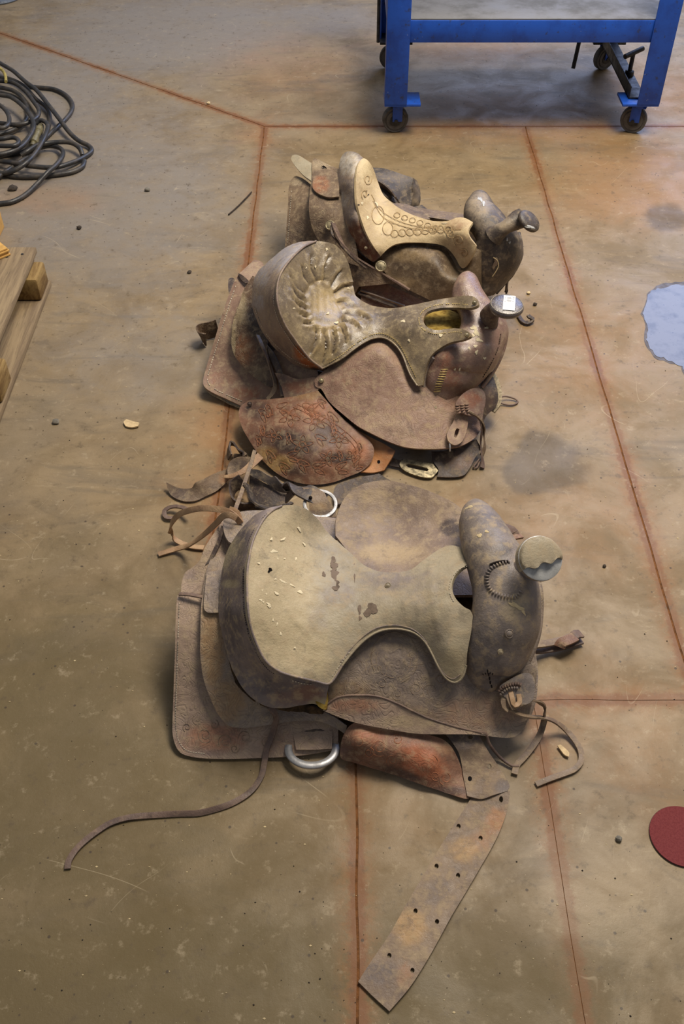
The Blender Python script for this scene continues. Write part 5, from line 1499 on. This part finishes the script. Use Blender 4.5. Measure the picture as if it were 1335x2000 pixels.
CIR += [(spline([(725, 380), (745, 412), (790, 436), (850, 446), (900, 448)], 4), 1.8, -.0024, 1, .62), (spline([(728, 392), (748, 424), (790, 443), (850, 452)], 4), 1.8, -.0024, 1, .62), (spiral(738, 420, 12, 1, 0, 1.5, 0, 0), 1.9, -.0024, 1, .6), (spiral(757, 446, 10, 1, 0, 1.3, 0, 0), 1.9, -.0024, 1, .6), (spiral(718, 350, 8, 1.2, 0, 1.5), 1.9, -.0024, 1, .6), (spiral(712, 380, 7, 1.2, 2, 1.5), 1.9, -.0024, 1, .6), (spiral(895, 470, 12, 1.4, 2), 1.9, -.0024, 1, .6), (spiral(880, 455, 10, 1.3, 1), 1.9, -.0024, 1, .6), (spiral(905, 495, 9, 1.3, 4), 1.9, -.0024, 1, .6)]
POLC = outline_px(SC_, 4)
seatC, zs = patch('seat', C, SC_, M['c_seat'], zpts=[(722, 360, .278), (715, 400, .258), (740, 420, .232), (760, 445, .216), (850, 455, .228), (800, 450, .22), (735, 470, .2)], thick=.007, res=4.2, ref=True, strokes=[t_[:3] for t_ in CIR], amp=.001,
                  blobs=[(712, 330, 16, 30, .8, 0), (745, 430, 20, 30, .6, 0), (900, 480, 24, 30, .55, 2), (890, 440, 26, 14, .6, 2), (905, 515, 12, 14, .5, 1), (800, 430, 50, 12, .5, 0)])
carve(seatC, [t_[0] for t_ in CIR], zs, M['carve_c'], .0009, .0002)
splats(seatC, [(719, 380, 2, 1.5, 0), (716, 373, 1.4, 1.4, 0), (700, 400, 2.6, 2, 0), (712, 383, 1.4, 1.2, 0)], zs, M['crumb'], .0006, 'dark_fleck')
splats(seatC, [(735, 398, 2, 6, -35), (707, 397, 3, 3, 0), (718, 425, 3, 4, 0), (745, 455, 1, 4, 0), (868, 436, 6, 1.5, 0)], zs, M['dropping'])
patch('cantle', C, [(743, 501, .16, 'c'), (729, 511, .14), (718, 505, .142), (699, 488, .155), (680, 462, .175), (670, 435, .195), (664, 406, .218), (660.5, 374, .24), (660, 343, .262), (664, 313, .288), (670, 301, .302), (676, 297, .312), (684, 295.5, .32), (697, 299, .327), (709, 308, .331, 'c'), (700, 318, .33), (696, 334, .323), (695, 364, .305), (697, 397, .279), (706, 431, .242), (716, 458, .214), (729, 481, .191)],
      M['c_cantle'], zpts=[(678, 360, .29), (684, 430, .235), (705, 470, .19)], thick=.009, res=5, under=(POLC, zs, .004),
      blobs=[(700, 470, 30, 36, 1.0, 0), (715, 490, 26, 20, 1.0, 0), (685, 320, 20, 26, .8, 2), (670, 320, 8, 26, .8, 2), (680, 340, 18, 16, .5, 1), (670, 390, 14, 20, .5, 2), (724, 500, 16, 14, .9, 0), (705, 440, 8, 20, .7, 0)], label='grey cantle band running to dark red at its tip')
patch('cantle_lining', C, [(664, 410, .19), (680, 465, .15), (699, 490, .13), (718, 507, .12), (729, 513, .118), (720, 520, .1), (695, 505, .11), (674, 470, .135), (660, 430, .165)], M['under'], thick=.004, res=6)
concho(C, 714, 484, .18, .0045, M['fleece'], (-.2, -.7, .7), 'tack', 'pale tack')
concho(C, 743, 520, .158, .0155, M['brass'], (-.1, -.75, .65), 'concho', 'round tarnished metal concho')
patch('front_jockey', C, [(745, 498, 'c'), (750, 530), (780, 556), (820, 577), (850, 592, 'c'), (930, 610, 'c'), (955, 590), (940, 560, 'c'), (940, 490, 'c'), (880, 460), (800, 455), (760, 470)], M['c_front'], ZC, .018, thick=.006, res=6, under=(POLC, zs, .012),
      strokes=[(spiral(868, 545, 9, 1.3, 0), 2, .0012), (spiral(848, 555, 9, 1.3, 2), 2, .0012), (spiral(858, 570, 8, 1.2, 2), 2, .001), ([(800, 490), (840, 487), (870, 500), (885, 530)], 3, .001)], blobs=[(800, 500, 50, 16, .6, 0), (860, 510, 24, 20, .5, 1), (800, 530, 50, 20, .5, 1), (790, 550, 40, 14, .5, 0)])
patch('fender', C, [(704, 562, .06, 'c'), (709, 552, .072), (721, 547, .08), (740, 546, .08), (757, 547, .078), (775, 552, .07), (790, 559, .062), (815, 571, .05), (840, 584, .04, 'c'), (830, 610, .02, 'c'), (760, 610, .02), (710, 600, .03)], M['red_fender'], thick=.005, res=5, blobs=[(750, 565, 40, 12, .4, 2), (770, 575, 40, 16, .4, 0)])
patch('side_panel', C, [(640, 470, 'c'), (668, 482), (700, 510), (745, 535), (780, 552, 'c'), (700, 560, 'c'), (690, 575), (668, 520)], M['c_skirt'], ZC, .012, thick=.004, res=6, blobs=[(690, 520, 40, 40, .7, 1)])
patch('under_jockey', C, [(745, 535, 'c'), (770, 540), (810, 560), (870, 590, 'c'), (860, 606, 'c'), (800, 575), (750, 550)], M['dark_strap'], ZC, .010, thick=.004, res=6)
ribbon('string', C, [(650, 436, .215, 30), (658, 455, .205, 30), (670, 478, .19, 40), (695, 502, .165, 40), (726, 522, .145, 40), (760, 542, .12, 30), (800, 566, .1, 20)], .016, M['dark_lace'], .004)
ribbon('string', C, [(648, 442, .21, 30), (650, 460, .2, 20), (662, 475, .18, 20), (690, 505, .15, 20), (715, 525, .13, 20)], .010, M['b_dark'], .004)
ribbon('string', C, [(700, 572, .05, 0), (730, 584, .05), (775, 600, .04)], .012, M['b_dark'], .004)
ribbon('string', C, [(704, 567, .058, 0), (740, 580, .055), (790, 598, .045)], .006, M['strap'], .004)

FCk = [(938, 576, .09, 964, 576, .075, .008), (922, 556, .11, 984, 556, .085, .034), (914, 530, .145, 999, 532, .105, .052), (919, 506, .18, 1009, 508, .13, .058), (930, 486, .21, 1014, 488, .155, .056), (938, 468, .235, 1010, 472, .18, .05), (932, 450, .25, 992, 456, .205, .045), (918, 432, .258, 982, 436, .225, .042), (907, 414, .262, 968, 418, .235, .04), (908, 398, .262, 956, 400, .24, .034), (915, 386, .26, 948, 388, .244, .026), (923, 377, .256, 940, 378, .248, .012), (928, 374, .254, 934, 374, .252, .003)]
fkC = loft('fork', C, FCk, M['c_fork'], blobs=[(935, 400, 26, 30, .8, 0), (940, 440, 16, 16, .5, 0), (960, 520, 40, 40, .4, 1), (965, 455, 14, 12, .4, 0)], amp=.0012)
zfk = surface(fkC)
splats(fkC, [(967, 513, 6, 13, 8)], zfk, M['strap'], .001, 'worn_patch')
tube('torn_edge', fkC, [(x, y, float(zfk([(x, y)])[0]) + .001) for x, y in [(963, 503), (970, 508), (973, 518), (968, 530), (961, 540)]], .0014, M['dropping_warm'])
splats(fkC, [(938, 389, 7, 3.4, 60), (944, 397, 3, 6, 0), (934, 388, 3, 2, 0), (990, 468, 2, 4, 0), (995, 474, 2, 4, 0)], zfk, M['tinplate'], .0006, 'bare_scuff')
tube('gullet_binding', C, [(1012, 455, .19), (1017, 480, .172), (1012, 508, .145), (1000, 535, .115), (985, 552, .09), (968, 572, .07)], .006, M['dark_strap'])
tube('gullet_binding', C, [(1000, 470, .2), (1000, 500, .17), (994, 530, .13)], .004, M['b_dark'])
ribbon('string', C, [(993, 530, .12, 70), (990, 550, .07, 75), (988, 572, .02, 75), (988, 590, .006, 40), (1000, 604, .005, 10), (1012, 617, .005, 0), (1020, 628, .006, 0), (1029, 632, .006, 0), (1037, 628, .008, 10), (1040, 623, .012, 10), (1033, 619, .016, 10), (1031, 616, .018)], .011, M['b_dark'], .005)
hn = loft('horn', C, [(948, 452, .262, 978, 470, .228, .03), (968, 438, .278, 990, 458, .255, .024), (985, 428, .288, 1004, 450, .27, .02), (1000, 416, .295, 1018, 444, .28, .019), (1012, 410, .3, 1030, 440, .286, .02)], M['c_fork'], blobs=[(985, 440, 24, 14, .8, 0), (1010, 430, 14, 14, .4, 0), (970, 450, 10, 10, .6, 1)])
cc = V3(1033, 431, .298)
nrm = np.array([.5, -.25, .83]); nrm /= np.linalg.norm(nrm)
mb = MB()
disc(mb, cc - nrm * .012, nrm, [(0, 0), (.024, .001), (.033, .006), (.034, .011), (.031, .016), (.018, .0185), (0, .019)], 32)
mb.build('horn_cap', M['c_fork'], hn, 50, None, None)
q = surface(bpy.data.objects[hn.children[-1].name])
splats(hn, [(1034, 443, 12, 3, 14)], q, M['tinplate'], .0008, 'bare_metal_edge')
# straps and curled stirrup leather on the far side
patch('stirrup_leather', C, [(727, 327, .12, 'c'), (745, 328, .12), (760, 332, .118), (784, 340, .112), (806, 347, .105, 'c'), (808, 370, .08), (802, 400, .05, 'c'), (785, 400, .06), (765, 392, .08), (742, 372, .1)], M['dark_strap'], thick=.005, res=6, blobs=[(770, 345, 40, 12, .7, 0)])
patch('stirrup_leather', C, [(806, 347, .105, 'c'), (814, 354, .09), (819, 368, .07), (821, 386, .05), (818, 402, .03), (810, 406, .025), (802, 403, .035, 'c'), (803, 385, .06), (807, 366, .09)], M['dark_strap'], thick=.005, res=5, blobs=[(812, 380, 10, 24, .8, 0)])
ribbon('stirrup_leather', C, [(814, 404, .05), (832, 418, .06), (850, 432, .08), (870, 446, .1)], .036, M['dark_strap'], .005)
ribbon('cinch_strap', C, [(735, 356, .12, 60), (752, 366, .11, 60), (768, 380, .1, 60), (776, 392, .1, 60)], .03, M['b_dark'], .004)
patch('far_fender', C, [(766, 398, .18), (790, 398, .16), (815, 408, .15), (840, 428, .18, 'c'), (800, 424, .2), (775, 408, .2)], M['c_skirt'], thick=.005, res=6)

# ------------------------------------------------------------------ steel bench on casters
X0, X1, Y0, Y1 = .152, 1.135, 3.47, 4.16
bench = thing('rolling_bench', ((X0 + X1) / 2, (Y0 + Y1) / 2, 0), 'blue-painted steel rolling bench with a bare sheet-metal lower shelf on casters', 'bench')


def leg(x, y, sx, sy):
    mb = MB()
    mb.box((x + sx * .04, y + sy * .003, .50), (.08, .006, .76), bev=.002)
    mb.box((x + sx * .003, y + sy * .034, .50), (.006, .062, .76), bev=.002)
    mb.build('leg', M['blue'], bench, 30)


leg(X0, Y0, 1, 1); leg(X1, Y0, -1, 1); leg(X0, Y1, 1, -1); leg(X1, Y1, -1, -1)
MB().box(((X0 + X1) / 2, Y0 + .011, .367), (X1 - X0 - .01, .008, .072), bev=.002).box(((X0 + X1) / 2, Y0 + .04, .398), (X1 - X0 - .02, .06, .006), bev=.001).build('front_beam', M['blue'], bench)
MB().box(((X0 + X1) / 2, Y1 - .011, .367), (X1 - X0 - .01, .008, .072), bev=.002).build('rear_beam', M['blue'], bench)
for x, s in ((X0 + .011, 1), (X1 - .011, -1)):
    MB().box((x, (Y0 + Y1) / 2, .367), (.008, Y1 - Y0 - .02, .072), bev=.002).build('side_beam', M['blue'], bench)
MB().box(((X0 + X1) / 2, (Y0 + Y1) / 2, .405), (X1 - X0 - .03, Y1 - Y0 - .02, .006), bev=.001).build('shelf', M['bare_steel'], bench)
for y in (Y0 + .02, Y1 - .02):
    MB().box(((X0 + X1) / 2, y, .855), (X1 - X0 - .012, .04, .05), bev=.003).build('top_rail', M['blue'], bench)
for x in (X0 + .02, X1 - .02):
    MB().box((x, (Y0 + Y1) / 2, .855), (.028, Y1 - Y0 - .085, .05), bev=.003).build('top_rail', M['blue'], bench)


def caster(x, y, ang, rad=.047):
    t = np.array([math.cos(R(ang)), math.sin(R(ang)), 0])      # axle direction
    n = np.array([-t[1], t[0], 0])
    off = n * .012
    c = np.array([x, y, rad]) + off
    br = MB()
    br.lathe((x, y, .097), (0, 0, 1), [(0, 0), (.026, 0), (.026, .012), (0, .012)], 20)
    Mx = np.stack([n, t, [0, 0, 1.0]], 1)
    for s in (-1, 1):
        br.box(c * [1, 1, 0] + t * s * .021 + np.array([0, 0, .073]) - off * .4, (.036, .004, .058), Mx, .002)
    br.box((x, y, .099), (.05, .046, .005), Mx, .002)
    bo = br.build('caster_bracket', M['blue'], bench)
    wh = MB()
    wh.lathe(c - t * .016, t, [(.012, 0), (.034, 0), (.036, .004), (.044, .002), (rad, .007), (rad, .025), (.044, .030), (.036, .028), (.034, .032), (.012, .032)], 36)
    wh.build('wheel', M['tread'], bo, 40)
    MB().cyl(c - t * .019, c + t * .019, .020, 20).cyl(c - t * .027, c + t * .027, .007, 12).build('axle_hub', M['dark_steel'], bo, 40)


caster(X0 + .055, Y0 + .055, 96)
caster(X1 - .055, Y0 + .045, 68)
caster(X0 + .06, Y1 - .06, 80)
caster(X1 - .055, Y1 - .055, 118)
MB().box((X0 + .065, Y0 + .055, .117), (.13, .105, .010), bev=.002).build('foot_plate', M['blue'], bench)
MB().box((X1 - .065, Y0 + .055, .117), (.13, .105, .010), bev=.002).build('foot_plate', M['blue'], bench)
for x in (X0 + .065, X1 - .065):
    MB().box((x, Y1 - .055, .117), (.13, .105, .010), bev=.002).build('foot_plate', M['dark_steel'], bench)
MB().box((X1 - .072, (Y0 + Y1) / 2 + .02, .126), (.062, Y1 - Y0 - .05, .005), bev=.001).box((X1 - .101, (Y0 + Y1) / 2 + .02, .145), (.004, Y1 - Y0 - .05, .045), bev=.001).build('bottom_rail', M['dark_steel'], bench)
ck = np.array([X1 - .062, Y0 + .24, .13])
MB().lathe(ck, (0, 0, 1), [(0, 0), (.017, 0), (.017, .014), (.012, .018), (.008, .018), (.008, .075), (0, .075)], 12).build('clamp_screw', M['dark_steel'], bench)
MB().cyl(ck + [-.035, -.022, .075], ck + [.040, .030, .085], .009, 12).build('clamp_handle', M['dark_steel'], bench)
MB().cyl((X1 - .19, Y1 - .12, .16), (X1 - .21, Y1 - .17, .045), .008, 10).cyl((X1 - .14, Y1 - .06, .16), (X1 - .19, Y1 - .12, .16), .008, 10).build('brake_pedal', M['dark_steel'], bench)
MB().cyl((X0 - .028, Y0 + .06, .62), (X0 - .026, Y0 + .07, .31), .006, 10).cyl((X0 - .028, Y0 + .06, .62), (X0 + .02, Y0 + .03, .62), .005, 8).build('hanging_rod', M['dark_steel'], bench)

# ------------------------------------------------------------------ heap of cable at the left
coil = thing('cable_heap', V3(40, 280, 0), 'tangled heap of black rubber cable with a pale fitting on the floor at left', 'cable')
q = lambda L, z: [(x * .165, 100 + y * .165, (z if not isinstance(z, list) else z[i])) for i, (x, y) in enumerate(L)]
CAB = [
    ([(-260, -20), (-100, 60), (0, 140), (150, 230), (300, 360), (430, 460), (560, 620), (700, 800), (820, 960), (930, 1060), (1050, 1120), (1085, 1180), (1000, 1250), (850, 1320), (650, 1375), (400, 1365), (200, 1330), (0, 1300), (-200, 1290)], [.05, .05, .05, .048, .046, .044, .042, .04, .03, .02, .012, .010, .012, .02, .026, .03, .03, .03, .03], .0082),
    ([(300, 400), (380, 420), (480, 430), (640, 450), (780, 520), (855, 620), (845, 710), (760, 820), (620, 950), (500, 1060), (350, 1160), (200, 1210), (0, 1240), (-200, 1260)], .009, .0078),
    ([(-220, 1840), (0, 1805), (150, 1780), (300, 1700), (450, 1560), (560, 1440), (660, 1350), (735, 1250), (740, 1180), (680, 1135), (560, 1125), (420, 1160), (300, 1220)], [.009, .009, .009, .01, .02, .04, .045, .04, .03, .022, .02, .02, .02], .008),
    ([(975, 1230), (950, 1160), (880, 1100), (780, 1075), (600, 1085), (450, 1110), (330, 1180), (250, 1230)], [.014, .03, .035, .036, .036, .04, .04, .03], .0082),
    ([(-160, 330), (0, 350), (150, 370), (300, 470), (400, 600), (460, 700), (430, 790), (300, 855), (150, 870), (0, 850), (-150, 820)], .032, .008),
    ([(-160, 500), (0, 520), (120, 540), (280, 660), (380, 800), (400, 900), (350, 1010), (250, 1130), (100, 1200), (-120, 1230)], .05, .0082),
    ([(420, 860), (480, 820), (550, 850), (565, 910), (530, 1010), (480, 1110), (400, 1230), (300, 1330), (150, 1420), (0, 1450), (-150, 1460)], [.04, .05, .055, .056, .06, .056, .05, .045, .03, .02, .02], .008),
    ([(-150, 1400), (0, 1440), (150, 1480), (350, 1490), (600, 1470), (850, 1430), (970, 1370), (1000, 1300)], .009, .0082),
    ([(-160, 300), (0, 310), (120, 330), (280, 410), (420, 560), (560, 680), (590, 800), (570, 920)], [.02, .02, .02, .02, .018, .014, .01, .009], .0078),
    ([(-120, 600), (0, 640), (80, 720), (110, 820), (60, 900), (-60, 910)], .07, .0078),
    ([(-100, 1030), (0, 1040), (150, 1020), (220, 1060), (180, 1115), (0, 1120), (-120, 1110)], .065, .0078),
    ([(-160, 1200), (0, 1215), (160, 1170), (300, 1060), (370, 960), (380, 880)], .036, .0075),
    ([(-160, 420), (0, 430), (160, 470), (280, 570), (330, 700), (300, 820), (180, 920), (0, 980), (-140, 990)], .018, .008),
    ([(-160, 1560), (-40, 1500), (120, 1390), (250, 1300), (330, 1250)], .016, .0075),
]
for L, z, r in CAB:
    z = [v * .86 + .001 for v in z] if isinstance(z, list) else z
    zl = z if isinstance(z, list) else [z] * len(L)
    (xa, ya), (xb, yb) = L[0], L[-1]
    loop = xa < 0 and xb < 0          # both ends run out to the left: the coil closes there
    if loop:
        w_ = 240 + abs(ya - yb) * .35
        L = L + [(min(xa, xb) - w_ * .7, yb + (ya - yb) * .12), (min(xa, xb) - w_, (ya + yb) / 2), (min(xa, xb) - w_ * .7, ya + (yb - ya) * .12)]
        zl = zl + [zl[-1], (zl[0] + zl[-1]) / 2, zl[0]]
    elif xa < 0:
        L, zl = [(xa - 420, ya - 420), (xa - 230, ya - 130)] + L, [.009, .009] + zl
    elif xb < 0:
        L, zl = L + [(xb - 260, yb - 90), (xb - 420, yb - 330)], zl + [.009, .009]
    tube('cable', coil, q(L, zl), r, M['rubber'], 12, .01, closed=loop)
a_, b_ = V3(480 * .165, 100 + 900 * .165, .03), V3(395 * .165, 100 + 1085 * .165, .024)
MB().lathe(a_, b_ - a_, [(0, -.1), (.010, -.1), (.012, 0), (.012, .1), (.0145, .12), (.0145, .3), (.012, .32), (.012, .75), (.015, .78), (.015, 1.0), (.009, 1.02), (.009, 1.2), (0, 1.2)], 20).build('cable_fitting', M['fitting'], coil)
tube('yellow_hose', coil, q([(-120, 150), (0, 205), (40, 240), (65, 300), (70, 360)], .06), .006, M['yellow_hose'], 10, .01, label='short length of yellow hose')

# ------------------------------------------------------------------ pallet with carton at the left edge
pal = thing('wooden_pallet', (-1.2, 2.0, 0), 'weathered wooden pallet at the left edge with a carton on top', 'pallet')
PR, PY1, PY0 = -.877, 2.49, 1.45
xs = [PR - .055, PR - .175, PR - .295, PR - .43, PR - .56, PR - .69]
for i, x in enumerate(xs):
    MB().box((x, (PY0 + PY1) / 2, .121), (.11, PY1 - PY0, .018), bev=.002).build('deck_board', M['wood_y'], pal)
for y in (PY1 - .055, (PY0 + PY1) / 2, PY0 + .055):
    MB().box((PR - .37, y, .101), (.72, .09, .018), bev=.002).build('cross_board', M['wood_y'], pal)
for x in (PR - .045, PR - .37, PR - .69):
    for y in (PY1 - .06, (PY0 + PY1) / 2, PY0 + .06):
        MB().box((x + (.012 if x > -1 else 0), y, .056), (.10, .10, .070), bev=.008).build('block', M['wood_edge'], pal)
    MB().box((x + .008, (PY0 + PY1) / 2, .011), (.11, PY1 - PY0 + .004, .018), bev=.002).build('bottom_board', M['wood_y'], pal)
for i, (x, y) in enumerate(((PR - .03, PY1 - .04), (PR - .07, PY1 - .055), (PR - .085, PY1 - .03))):
    MB().cyl((x, y, .129), (x, y, .1312), .004, 8).build('nail_head', M['dark_steel'], pal)

box = thing('cardboard_pack', (-1.17, 2.43, .131), 'flat tan pack of cardboard sheets lying on the far end of the pallet', 'cardboard')
cz = np.array(Matrix.Rotation(R(42), 3, 'Z'))
for i in range(4):
    MB().box((-1.146 - .004 * (i % 2), 2.455, .1335 + i * .006), (.295, .295, .0052), cz, .001).build('cardboard_sheet', M['cardboard'], box)
carton = thing('carton', (-1.2, 2.76, 0), 'printed carton standing on the floor behind the pallet at the left edge', 'box')
cb_ = MB().box((-1.281, 2.72, .07), (.40, .22, .139), None, .003).build('carton_body', M['cardboard'], carton)
mb = MB()
for i in range(9):
    mb.box((-1.0808, 2.64 + i * .02, .085 + .012 * (i % 2)), (.0006, .010, .05 - .012 * (i % 3)))
mb.build('carton_print', M['cardprint'], cb_, 30, 'stuff')

# ------------------------------------------------------------------ small things on the floor
c0 = V3(-6, -6, 0)
st = thing('stand_base', tuple(c0), 'round blue-grey metal stand foot in the far left corner', 'stand')
MB().lathe(c0, (0, 0, 1), [(0, .001), (.118, .001), (.121, .006), (.118, .014), (.06, .022), (.02, .03), (0, .03)], 48).build('foot', M['grey_base'], st)
MB().cyl(c0 + [0, 0, .026], c0 + [0, 0, .9], .016, 16).build('pole', M['grey_base'], st)

cd = V3(1331, 1634, .001)
dk = thing('sanding_disc', tuple(cd), 'round maroon sanding disc lying on the floor at the right edge', 'disc')
MB().lathe(cd + [0, 0, .0002], (0, 0, 1), [(0, 0), (.056, 0), (.0562, .0014), (0, .0014)], 56).build('backing', M['disc_back'], dk)
MB().lathe(cd + [0, 0, .0018], (0, 0, 1), [(0, 0), (.0555, 0), (.0555, .0012), (.02, .0010), (0, .0008)], 56).build('grit_face', M['abrasive'], dk)


def flake(name, pts, z, th, mat, label, cat, group=None, amp=.001):
    o = patch(name, None, [(x, y, z) for x, y in pts], mat, thick=th, res=4, zmin=th * .9, amp=amp)
    return tag(o, label, cat, group)


def cpts(l):
    return [tuple(p) + ('c',) for p in l]


o = patch('wood_chip', None, [(241, 824, .007, 'c'), (246, 819, .007), (262, 823, .007, 'c'), (272, 826, .007), (269, 832, .007, 'c'), (258, 834, .007), (245, 831, .007)], M['chip'], thick=.004, res=4)
tag(o, 'pale wood chip alone on bare concrete left of the middle saddle', 'wood chip')
o = patch('wood_chip', None, [(1088, 1456, .007, 'c'), (1094, 1454, .008), (1104, 1462, .007, 'c'), (1111, 1470, .007), (1110, 1478, .006, 'c'), (1102, 1474, .007), (1094, 1464, .007)], M['chip'], thick=.004, res=4)
tag(o, 'pale splintered wood chip beside the loose strings of the near saddle', 'wood chip')


def stone(px, py, r, mat, seed, sq=.7):
    import bmesh
    bm = bmesh.new()
    bmesh.ops.create_icosphere(bm, subdivisions=2, radius=r)
    for v in bm.verts:
        k = 1 + .35 * mnoise.noise(v.co * (1.1 / r) + Vector((seed * 3.1, 0, 0)))
        v.co = v.co * k
        v.co.z = max(v.co.z * sq, -r * sq * .8)
    lo = min(v.co.z for v in bm.verts)
    c = V3(px, py, 0)
    v = [np.array(q.co) + c + [0, 0, .0006 - lo] for q in bm.verts]
    f = [tuple(q.index for q in p.verts) for p in bm.faces]
    bm.free()
    return obj('pebble', v, f, mat, None, True, 30)


tag(stone(110, 826, .0085, M['pebble'], 1), 'grey pebble alone on the concrete left of the pale wood chip', 'pebble')
tag(stone(1207, 1640, .0055, M['pebble'], 2), 'small pale pebble left of the maroon sanding disc', 'pebble')
tag(stone(26, 370, .017, M['crumb'], 3, .4), 'dark lump of dirt on the floor below the cable heap', 'dirt lump')
tag(stone(155, 447, .008, M['crumb'], 4), 'dark grit crumb on bare concrete between the cable heap and the pallet', 'crumb')
tag(stone(288, 373, .009, M['pebble'], 5), 'grey-brown crumb right of the cable heap on bare concrete', 'crumb')
tag(stone(370, 533, .007, M['crumb'], 6, .5), 'flat black crumb left of the rear of the middle saddle', 'crumb')
tag(stone(407, 203, .007, M['dropping_warm'], 7), 'pale pebble lying in the rusty diagonal floor joint', 'pebble')
tag(stone(1179, 1107, .004, M['crumb'], 8), 'tiny dark crumb right of the near saddle horn', 'crumb')
tag(stone(1044, 596, .006, M['crumb'], 9), 'dark crumb on the floor right of the stickered horn', 'crumb')
tag(stone(1031, 574, .0055, M['dropping_warm'], 10), 'pale crumb on the floor just above the stickered horn', 'crumb')
o = tube('twig', None, [(446, 419, .004), (462, 405, .005), (478, 389, .006), (491, 375, .005)], .0022, M['twig'], 8)
tag(o, 'thin dark twig on the floor near the left rusty joint', 'twig')

# loose grit: far too fine to count
rnd = random.Random(11)
mb = MB()
for i in range(900):
    x, y = rnd.uniform(-20, 1355), rnd.uniform(20, 2000)
    if rnd.random() < .4:
        y = rnd.uniform(40, 900)
    c = V3(x, y, 0)
    r = rnd.choice((.0006, .0008, .001, .0012, .0019))
    a = rnd.uniform(0, 6.28)
    k = rnd.uniform(.5, 1.0)
    b = [c + [r * math.cos(a + t) * (1 if j % 2 else k), r * math.sin(a + t) * k, .0004] for j, t in enumerate((0, 1.57, 3.14, 4.71))]
    mb.add(b + [c + [0, 0, r * .8 + .0004]], [(0, 1, 4), (1, 2, 4), (2, 3, 4), (3, 0, 4)])
tag(mb.build('floor_grit', M['crumb'], None, 0, smooth=False), 'fine dark grit scattered over the whole concrete floor', 'grit', kind='stuff')
mb = MB()
for i in range(420):
    x, y = rnd.uniform(-20, 1355), rnd.uniform(20, 2000)
    c = V3(x, y, 0)
    r = rnd.choice((.0005, .0007, .0009, .0014))
    a = rnd.uniform(0, 6.28)
    b = [c + [r * math.cos(a + t) * (1 + j % 2), r * math.sin(a + t) * (.6 + (j + 1) % 2 * .6), .0004] for j, t in enumerate((0, 1.57, 3.14, 4.71))]
    mb.add(b + [c + [0, 0, r * .5 + .0004]], [(0, 1, 4), (1, 2, 4), (2, 3, 4), (3, 0, 4)])
tag(mb.build('pale_crumbs', M['dropping_warm'], None, 0, smooth=False), 'pale specks of straw and plaster scattered over the concrete floor', 'grit', kind='stuff')
